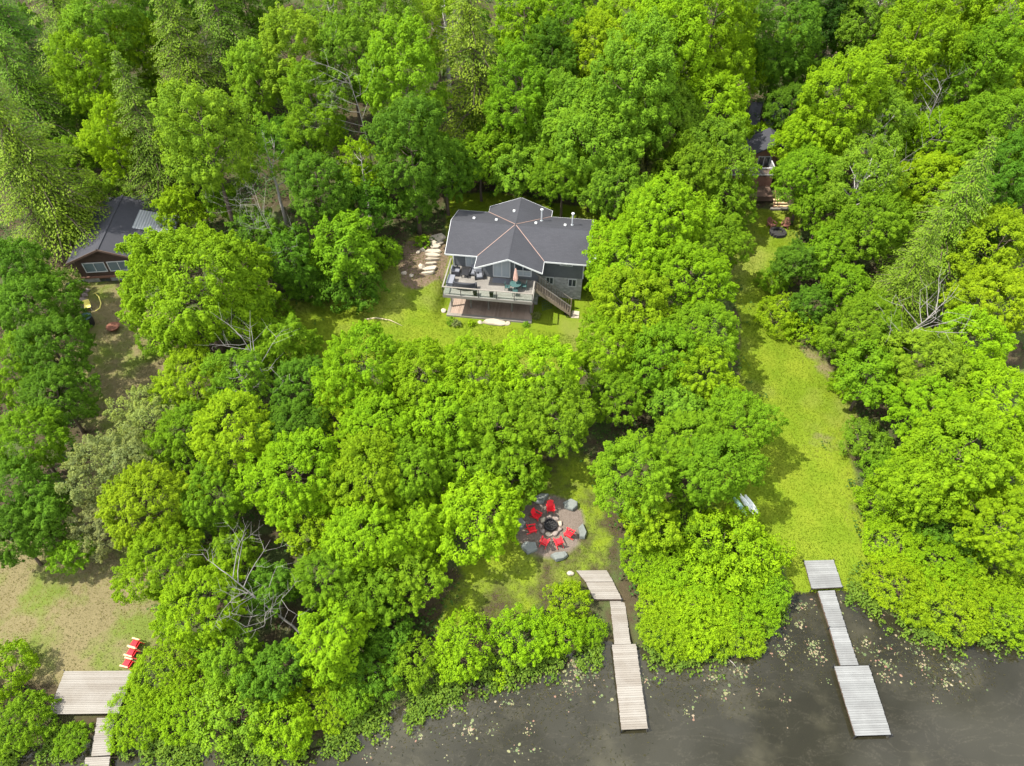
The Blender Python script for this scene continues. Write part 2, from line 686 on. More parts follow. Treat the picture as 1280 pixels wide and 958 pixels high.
# ------------------------------------------------------------------ water
def build_water():
    m, nt, out = new_mat('lake_water')
    co = coords(nt)
    mp = N(nt, 'ShaderNodeMapping')
    mp.inputs['Scale'].default_value = (.32, .75, 1)
    mp.inputs['Rotation'].default_value = (0, 0, .18)
    nt.links.new(co, mp.inputs[0])
    swirl = noise(nt, .8, 7, .6, mp.outputs[0], 1.4)
    fine = noise(nt, 7, 5, .7, co)
    body = noise(nt, .16, 3, .5, co)
    c = mixc(nt, body, (.008, .0074, .004), (.021, .0195, .011))
    line = ramp(nt, swirl, [(.47, (0, 0, 0)), (.505, (1, 1, 1)), (.53, (0, 0, 0))])
    scum = math_(nt, 'MULTIPLY', line, ramp(nt, fine, [(.42, (0, 0, 0)), (.66, (1, 1, 1))]))
    c = mixc(nt, math_(nt, 'MULTIPLY', scum, .14), c, (.12, .105, .075))
    sand = ramp(nt, noise(nt, .23, 4, .6, co), [(.52, (0, 0, 0)), (.7, (1, 1, 1))])
    c = mixc(nt, math_(nt, 'MULTIPLY', sand, .5), c, (.045, .041, .024))
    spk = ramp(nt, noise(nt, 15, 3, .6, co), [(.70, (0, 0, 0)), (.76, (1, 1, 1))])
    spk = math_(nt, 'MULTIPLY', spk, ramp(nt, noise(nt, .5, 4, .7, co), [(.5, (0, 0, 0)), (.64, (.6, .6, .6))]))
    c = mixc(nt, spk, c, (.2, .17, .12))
    rip = noise(nt, 2.2, 4, .6, mp.outputs[0])
    p = principled(nt, out, c, .035, .5, 0, rip, .035, .04)
    p.inputs['IOR'].default_value = 1.33
    MBw = MB().add([(-1500, -400, 0), (1500, -400, 0), (1500, 60, 0), (-1500, 60, 0)], [(0, 1, 2, 3)])
    tag(MBw.build('water', m), kind='structure')


build_water()


# ------------------------------------------------------------------ foliage builders
def unit(a):
    return a / np.maximum(np.linalg.norm(a, axis=-1, keepdims=True), 1e-9)


def leaf_quads(P, Nn, D, L, W, fold=.14):
    """P leaf centres, Nn normals, D outward direction, L/W sizes -> 4 verts per leaf"""
    t = unit(D - Nn * (D * Nn).sum(-1, keepdims=True))
    b = np.cross(Nn, t)
    L = L[:, None]
    W = W[:, None]
    V = np.stack([P - t * L * .4, P + b * W * .5 + Nn * L * fold + t * L * .05, P + t * L * .6 - Nn * L * .1, P - b * W * .5 + Nn * L * fold + t * L * .05], 1)
    return V.reshape(-1, 3)


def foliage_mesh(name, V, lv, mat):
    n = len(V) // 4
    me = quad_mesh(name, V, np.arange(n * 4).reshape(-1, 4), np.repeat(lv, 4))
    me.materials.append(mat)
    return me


def tufts_to_leaves(rg, TP, TN, tr, per, leaf, tv, dome=.5, aspect=.72, jit=.42, spire=False):
    """each tuft is a small bushy spray of leaves round TP that points along TN"""
    n = len(TP)
    k = per
    a = rg.random((n, k)) * 2 * pi
    ref = np.where(np.abs(TN[:, 2:3]) < .9, np.array([[0, 0, 1.0]]), np.array([[1.0, 0, 0]]))
    s = unit(np.cross(TN, ref))
    u = np.cross(TN, s)
    rad = s[:, None] * np.cos(a)[..., None] + u[:, None] * np.sin(a)[..., None]
    if spire:
        t = rg.random((n, k)) ** 1.25                     # 0 at the rim, 1 at the tip of the shoot
        q = (1 - t) ** .75 * rg.uniform(.72, 1.0, (n, k))
        r = q * tr[:, None]
        h = tr[:, None] * (1.15 * t - .25) + rg.normal(0, .06, (n, k)) * tr[:, None]
        tip = t
    else:
        r = np.sqrt(rg.random((n, k))) * tr[:, None]
        q = r / tr[:, None]
        h = tr[:, None] * dome * (1 - q ** 2) + rg.normal(0, .10, (n, k)) * tr[:, None]
        tip = 1 - q
    P = TP[:, None] + rad * r[..., None] + TN[:, None] * h[..., None]
    P[..., 2] -= (.25 * q ** 2 * tr[:, None])
    Nn = unit(TN[:, None] * .7 + rad * (q * .9)[..., None] + np.array([0, 0, .45]) + rg.normal(0, jit, (n, k, 3)))
    D = rad + TN[:, None] * .2 - np.array([0, 0, .25]) + rg.normal(0, .35, (n, k, 3))
    L = leaf * rg.uniform(.7, 1.3, (n, k))
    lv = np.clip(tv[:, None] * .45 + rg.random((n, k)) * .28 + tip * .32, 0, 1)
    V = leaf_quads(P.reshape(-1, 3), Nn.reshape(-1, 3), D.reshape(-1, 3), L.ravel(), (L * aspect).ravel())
    return V, lv.ravel()


def crown(seed, R, hc, hh, nlobes=18, lobe=.42, tuft=.62, per=46, leaf=.30, dens=1.25, low=-.55, gap=.12, peak=.0, squash=1.0, jit=.42, upbias=.45):
    rg = np.random.default_rng(seed)
    i = np.arange(nlobes) + .5
    z = 1 - (1 - low) * i / nlobes
    ph = pi * (1 + 5 ** .5) * i + rg.random() * 6
    s = np.sqrt(np.maximum(0, 1 - z * z))
    D = np.stack([s * np.cos(ph), s * np.sin(ph), z], -1) + rg.normal(0, .13, (nlobes, 3))
    dist = .56 * rg.uniform(.72, 1.25, nlobes)
    C = D * dist[:, None] * np.array([R, R, hh]) + np.array([0, 0, hc])
    C[:, 2] += peak * hh * (D[:, 2] > .6)
    r = lobe * R * rg.uniform(.66, 1.2, nlobes)
    C = np.vstack([C, [[0, 0, hc]]])
    r = np.append(r, .55 * R)
    TP, TN, TR, TV = [], [], [], []
    lv_l = rg.random(len(C))
    for j in range(len(C)):
        n = int(dens * 4 * r[j] ** 2 / tuft ** 2)
        d = unit(rg.normal(0, 1, (n, 3)))
        p = C[j] + d * r[j] * rg.uniform(.74, 1.16, (n, 1)) * np.array([1, 1, squash])
        dd = np.linalg.norm(p[:, None] - C[None], axis=-1) / r[None]
        dd[:, j] = 9
        keep = (dd.min(1) > .84) & (d[:, 2] > -.62) & (rg.random(n) > gap)
        p, d = p[keep], d[keep]
        out = unit((p - np.array([0, 0, hc])) / np.array([R, R, hh]))
        nn = unit(d * .6 + out * .4 + np.array([0, 0, upbias]) + rg.normal(0, .2, p.shape))
        TP.append(p)
        TN.append(nn)
        TR.append(tuft * rg.uniform(.6, 1.3, len(p)))
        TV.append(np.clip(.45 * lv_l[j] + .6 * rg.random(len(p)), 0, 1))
    ns = int(9 * R * R ** .5)                      # loose sprays that reach out of the crown and fray its outline
    j = rg.integers(0, nlobes, ns)
    d = unit(rg.normal(0, 1, (ns, 3)) * np.array([1, 1, .55]) + unit(C[j] - np.array([0, 0, hc])) * .9 + np.array([0, 0, .25]))
    for q in range(3):
        p = C[j] + d * (r[j] * 1.02 + q * tuft * .62)[:, None]
        p[:, 2] -= q * q * .10 * tuft
        dd = np.linalg.norm(p[:, None] - C[None], axis=-1) / r[None]
        keep = dd.min(1) > .9
        TP.append(p[keep])
        TN.append(unit(d * .8 + np.array([0, 0, .5]) + rg.normal(0, .15, d.shape))[keep])
        TR.append((tuft * (.78 - .2 * q) * rg.uniform(.8, 1.15, ns))[keep])
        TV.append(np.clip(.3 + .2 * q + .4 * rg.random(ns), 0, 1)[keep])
    TP, TN, TR, TV = map(np.concatenate, (TP, TN, TR, TV))
    V, lv = tufts_to_leaves(rg, TP, TN, TR, per, leaf, TV, jit=jit, spire=True)
    return V, lv, C


def trunk_mesh(seed, h, r0, targets, mat, lean=.0, base_h=.35, name='trunk', down=.8):
    rg = random.Random(seed)
    mb = MB()
    pts = [Vector((0, 0, -down))]
    ln = Vector((rg.uniform(-1, 1), rg.uniform(-1, 1), 0)) * lean
    for k in range(1, 8):
        t = k / 7
        pts.append(Vector((ln.x * t * t * h + rg.uniform(-.1, .1), ln.y * t * t * h + rg.uniform(-.1, .1), h * t)))
    mb.tube(pts, [r0 * 1.25] + [r0 * (1 - .85 * k / 7) for k in range(1, 8)], 8)
    for c in targets:
        c = Vector(c)
        rad = Vector((c.x, c.y, 0)).length
        zs = max(h * base_h, min(h * .92, c.z - rad * rg.uniform(.5, .9)))
        t = max(0.02, zs / h)
        s = Vector((ln.x * t * t * h, ln.y * t * t * h, zs))
        m = s.lerp(c, .5) + Vector((0, 0, -.12 * rad))
        rr = r0 * .42 * (1 - .55 * t)
        mb.tube([s, m, c], [rr, rr * .7, rr * .25], 5, False)
        for _ in range(2):
            e = c + Vector((rg.uniform(-1, 1), rg.uniform(-1, 1), rg.uniform(.1, 1))) * rad * .35
            mb.tube([m.lerp(c, .5), e], [rr * .45, rr * .12], 4, False)
    me = bpy.data.meshes.new(name)
    me.from_pydata(mb.v, [], mb.f)
    me.materials.append(mat)
    me.polygons.foreach_set('use_smooth', [True] * len(me.polygons))
    return me


def conifer(seed, H, R, spray=.36, droop=.22, base=.1, step=.42, nb=7, sparse=0.0):
    rg = np.random.default_rng(seed)
    Ps, Ns, Ds, Ls, Vs = [], [], [], [], []
    mb = MB()
    lean = rg.normal(0, .25, 2)
    z = H * base
    while z < H * .985:
        t = z / H
        env = R * ((1 - t) ** .85) * (1.0 if t > .2 else .7 + 1.5 * t)
        n = max(3, int(nb * (1 - .45 * t)))
        a0 = rg.random() * 6.28
        for k in range(n):
            if rg.random() < sparse + .06:
                continue
            a = a0 + 2 * pi * k / n + rg.normal(0, .22)
            ln = max(.35, env * rg.uniform(.62, 1.12))
            m = max(3, int(ln / .10))
            s = np.linspace(.12, 1, m)
            dirv = np.array([cos(a), sin(a), 0])
            side = np.array([-sin(a), cos(a), 0])
            zz = z + ln * (.18 * s - (droop + .18) * s ** 2) * 1.0 + rg.normal(0, .05)
            pos = np.array([lean[0] * t * 2, lean[1] * t * 2, 0]) + dirv * (s * ln)[:, None]
            pos[:, 2] = zz
            mb.tube([pos[0] * [0, 0, 1] + [lean[0] * t * 2, lean[1] * t * 2, 0], pos[m // 2], pos[-1]], [.045 * (1 - t) + .015, .03 * (1 - t) + .01, .006], 4, False)
            bv = rg.random()
            width = ln * .40 * (1 - s * .70) + .16
            for sd in (-1, 1):
                for q in (.18, .5, .85):
                    pp = pos + side * (sd * width * q)[:, None] + rg.normal(0, .05, pos.shape)
                    pp[:, 2] -= width * q * .38 + .05 * q
                    d = dirv * .8 + side * sd * .8 + np.array([0, 0, -.45]) + rg.normal(0, .25, pos.shape)
                    nn = unit(np.array([0, 0, 1]) + dirv * .35 + side * sd * .3 + rg.normal(0, .24, pos.shape))
                    Ps.append(pp)
                    Ns.append(nn)
                    Ds.append(d)
                    Ls.append(spray * rg.uniform(.7, 1.25, m))
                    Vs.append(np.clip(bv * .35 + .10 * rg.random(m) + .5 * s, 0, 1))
        z += step * rg.uniform(.75, 1.25) * (1.05 - .4 * t)
    P = np.concatenate(Ps)
    L = np.concatenate(Ls)
    V = leaf_quads(P, np.concatenate(Ns), np.concatenate(Ds), L, L * .55, .03)
    mb.tube([(0, 0, -.8), (lean[0] * .6, lean[1] * .6, H * .4), (lean[0] * 2, lean[1] * 2, H * .98)], [.28 * H / 16, .18 * H / 16, .02], 8)
    me = bpy.data.meshes.new('trunk')
    me.from_pydata(mb.v, [], mb.f)
    me.materials.append(M_BARK)
    return me, foliage_mesh('crown', V, np.concatenate(Vs), M_NEEDLE)


def bare_tree(seed, H, r0, spread=.55, mat=None, levels=4, lean=(0, 0), nlimb=8, first=.3):
    """dead tree: trunk with forking bare limbs; returns one mesh and its twig tips"""
    rg = random.Random(seed)
    mb = MB()
    tips = []

    def branch(p, d, ln, r, lvl):
        pts = [p]
        q, dd = p.copy(), d.copy()
        seg = 4
        for k in range(seg):
            dd = (dd + Vector((rg.uniform(-1, 1), rg.uniform(-1, 1), rg.uniform(-.5, .9))) * (.22 if lvl else .09)).normalized()
            q = q + dd * ln / seg
            pts.append(q.copy())
        mb.tube(pts, [r * (1 - .8 * k / seg) for k in range(seg + 1)], 6 if lvl == 0 else 4, False)
        if lvl >= levels:
            tips.append(q)
            return
        for k in range(rg.choice((3, 4)) if lvl else nlimb):
            t = rg.uniform(.35, 1) if lvl else first + (1 - first) * (k + .5) / nlimb
            i = min(seg - 1, int(t * seg))
            s = pts[i].lerp(pts[i + 1], t * seg - i)
            ax = (pts[i + 1] - pts[i]).normalized()
            sd = Vector((rg.uniform(-1, 1), rg.uniform(-1, 1), rg.uniform(-.3, .5)))
            sd = (sd - ax * sd.dot(ax)).normalized()
            nd = (ax * (1 - spread) + sd * spread * 1.3).normalized()
            branch(s, nd, ln * rg.uniform(.38, .62) * (1 if lvl else (1.05 - .5 * t)), r * (.36 - .12 * t) + .004, lvl + 1)
    branch(Vector((0, 0, -.5)), Vector((lean[0], lean[1], 1)).normalized(), H, r0, 0)
    me = bpy.data.meshes.new('trunk')
    me.from_pydata(mb.v, [], mb.f)
    me.materials.append(mat or M_DEADWOOD)
    me.polygons.foreach_set('use_smooth', [True] * len(me.polygons))
    return me, np.array([tuple(t) for t in tips])


def data_obj(name, me, parent=None):
    return link(bpy.data.objects.new(name, me), parent)


# prototypes: kind -> list of (name, R, hc, meshes)
PROTO = {}


def add_proto(kind, R, hc, trunk, crown_me):
    co = np.empty(len(crown_me.vertices) * 3, np.float32)
    crown_me.vertices.foreach_get('co', co)
    co = co.reshape(-1, 3)
    R = float(np.percentile(np.hypot(co[:, 0], co[:, 1]), 94))
    lo, hi = np.percentile(co[:, 2], (6, 97))
    if kind not in ('shrub', 'mound', 'lowplant'):
        hc = float(lo + hi) / 2
    PROTO.setdefault(kind, []).append((R, hc, trunk, crown_me))


def broad(kind, seed, R, hc, hh, trunk_r=.28, bark=None, **kw):
    V, lv, C = crown(seed, R, hc, hh, **kw)
    add_proto(kind, R, hc, trunk_mesh(seed, hc + hh * .55, trunk_r, C[:-1][::2], bark or M_BARK), foliage_mesh('crown', V, lv, M_LEAF))


for s_ in range(4):
    broad('maple', 20 + s_, 4.6, 8.6, 5.0, nlobes=20 + s_, lobe=.48, tuft=.60, per=84, leaf=.175, dens=1.6, gap=.05)
for s_ in range(3):
    broad('tall', 40 + s_, 4.2, 11.0, 7.2, nlobes=24, lobe=.46, tuft=.60, per=84, leaf=.175, dens=1.5, low=-.7, peak=.08, gap=.06)
for s_ in range(1):
    broad('big', 35 + s_, 7.2, 7.6, 6.0, trunk_r=.4, nlobes=34, lobe=.32, tuft=.66, per=96, leaf=.18, dens=1.8, low=-.6, gap=.03)
for s_ in range(2):
    broad('short', 50 + s_, 4.4, 4.9, 3.9, nlobes=22, lobe=.42, tuft=.66, per=92, leaf=.185, dens=1.55, gap=.05)
for s_ in range(3):
    broad('small', 60 + s_, 2.7, 4.6, 3.0, trunk_r=.15, nlobes=13, lobe=.46, tuft=.52, per=72, leaf=.17, dens=1.5, gap=.06)
for s_ in range(2):
    broad('fine', 80 + s_, 4.2, 8.6, 5.4, nlobes=26, lobe=.36, tuft=.50, per=56, leaf=.15, dens=1.35, gap=.16, jit=.6, bark=M_PALEBARK)
for s_ in range(2):
    broad('loose', 90 + s_, 3.6, 8.2, 5.4, trunk_r=.2, nlobes=20, lobe=.34, tuft=.52, per=40, leaf=.16, dens=1.0, gap=.42, jit=.6, bark=M_PALEBARK)
for s_ in range(2):
    broad('willow', 95 + s_, 4.2, 4.6, 4.2, trunk_r=.2, nlobes=26, lobe=.34, tuft=.55, per=64, leaf=.14, dens=1.4, gap=.12, jit=.65, low=-.9)
for s_ in range(3):
    tr_, cr_ = conifer(100 + s_, 14.0, 4.8, spray=.165, step=.44, nb=8, sparse=.06 * s_)
    add_proto('hemlock', 3.5, 8.6, tr_, cr_)


def shrub_proto(kind, seed, R, hc, hh, **kw):
    V, lv, C = crown(seed, R, hc, hh, **kw)
    rg = random.Random(seed)
    mb = MB()
    for c in C[::2]:
        mb.tube([(rg.uniform(-.3, .3), rg.uniform(-.3, .3), -.5), (c[0] * .5, c[1] * .5, c[2] * .5), tuple(c)], [.05, .04, .015], 4, False)
    me = bpy.data.meshes.new('stem')
    me.from_pydata(mb.v, [], mb.f)
    me.materials.append(M_BARK)
    add_proto(kind, R, hc, me, foliage_mesh('foliage', V, lv, M_LEAF))


for s_ in range(4):
    shrub_proto('shrub', 200 + s_, 2.1, 1.0, 1.5, nlobes=15, lobe=.44, tuft=.29, per=44, leaf=.10, dens=1.5, low=-.15, gap=.08)
for s_ in range(3):
    shrub_proto('mound', 220 + s_, 3.4, .7, 1.35, nlobes=26, lobe=.32, tuft=.23, per=32, leaf=.085, dens=1.5, low=-.05, gap=.05, upbias=.7)
for s_ in range(2):
    shrub_proto('lowplant', 240 + s_, .8, .3, .6, nlobes=8, lobe=.45, tuft=.22, per=18, leaf=.15, dens=1.1, low=-.1, gap=.1)

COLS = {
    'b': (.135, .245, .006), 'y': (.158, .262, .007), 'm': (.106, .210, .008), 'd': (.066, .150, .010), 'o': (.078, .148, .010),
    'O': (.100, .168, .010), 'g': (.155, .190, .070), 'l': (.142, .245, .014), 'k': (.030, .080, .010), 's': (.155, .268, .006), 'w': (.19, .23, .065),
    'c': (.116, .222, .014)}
KINDNAME = {'maple': 'maple_tree', 'big': 'maple_tree', 'short': 'maple_tree', 'tall': 'maple_tree', 'small': 'young_tree', 'fine': 'birch_tree', 'loose': 'birch_tree', 'willow': 'willow_tree',
            'hemlock': 'hemlock_tree', 'shrub': 'shrub', 'mound': 'shrub', 'lowplant': 'garden_plant'}
CAT = {'maple': 'tree', 'big': 'tree', 'short': 'tree', 'tall': 'tree', 'small': 'tree', 'fine': 'tree', 'loose': 'tree', 'willow': 'tree', 'hemlock': 'conifer', 'shrub': 'shrub',
       'mound': 'shrub', 'lowplant': 'plant'}
_use = {}


def plant(kind, px, py, w, col, label, group=None, var=None, scale_z=1.0):
    """a tree whose crown stands where the photo shows it: the spot on the ground and its real size follow from there"""
    protos = PROTO[kind]
    i = _use.get(kind, random.randrange(3)) if var is None else var
    _use[kind] = i + 1
    R, hc, tr, cr = protos[i % len(protos)]
    s, z = 1.0, 2.0
    for _ in range(30):
        p = at_z(px, py, z)
        s = w * depth_of(p) / F / 2 / R
        z = .5 * z + .5 * (ground(p.x, p.y) + s * hc * scale_z)
    base = Vector((p.x, p.y, max(ground(p.x, p.y), -.15)))
    rz = random.uniform(0, 6.28)
    root = empty(KINDNAME[kind], base, rz, label, CAT[kind], group)
    root.scale = (s, s, s * scale_z)
    t = data_obj('stem' if CAT[kind] in ('shrub', 'plant') else 'trunk', tr, root)
    c = data_obj('foliage' if CAT[kind] in ('shrub', 'plant') else 'crown', cr, root)
    rgb = COLS[col] if isinstance(col, str) else col
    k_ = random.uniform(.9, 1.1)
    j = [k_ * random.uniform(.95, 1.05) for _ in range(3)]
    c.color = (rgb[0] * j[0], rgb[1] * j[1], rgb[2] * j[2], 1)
    return root


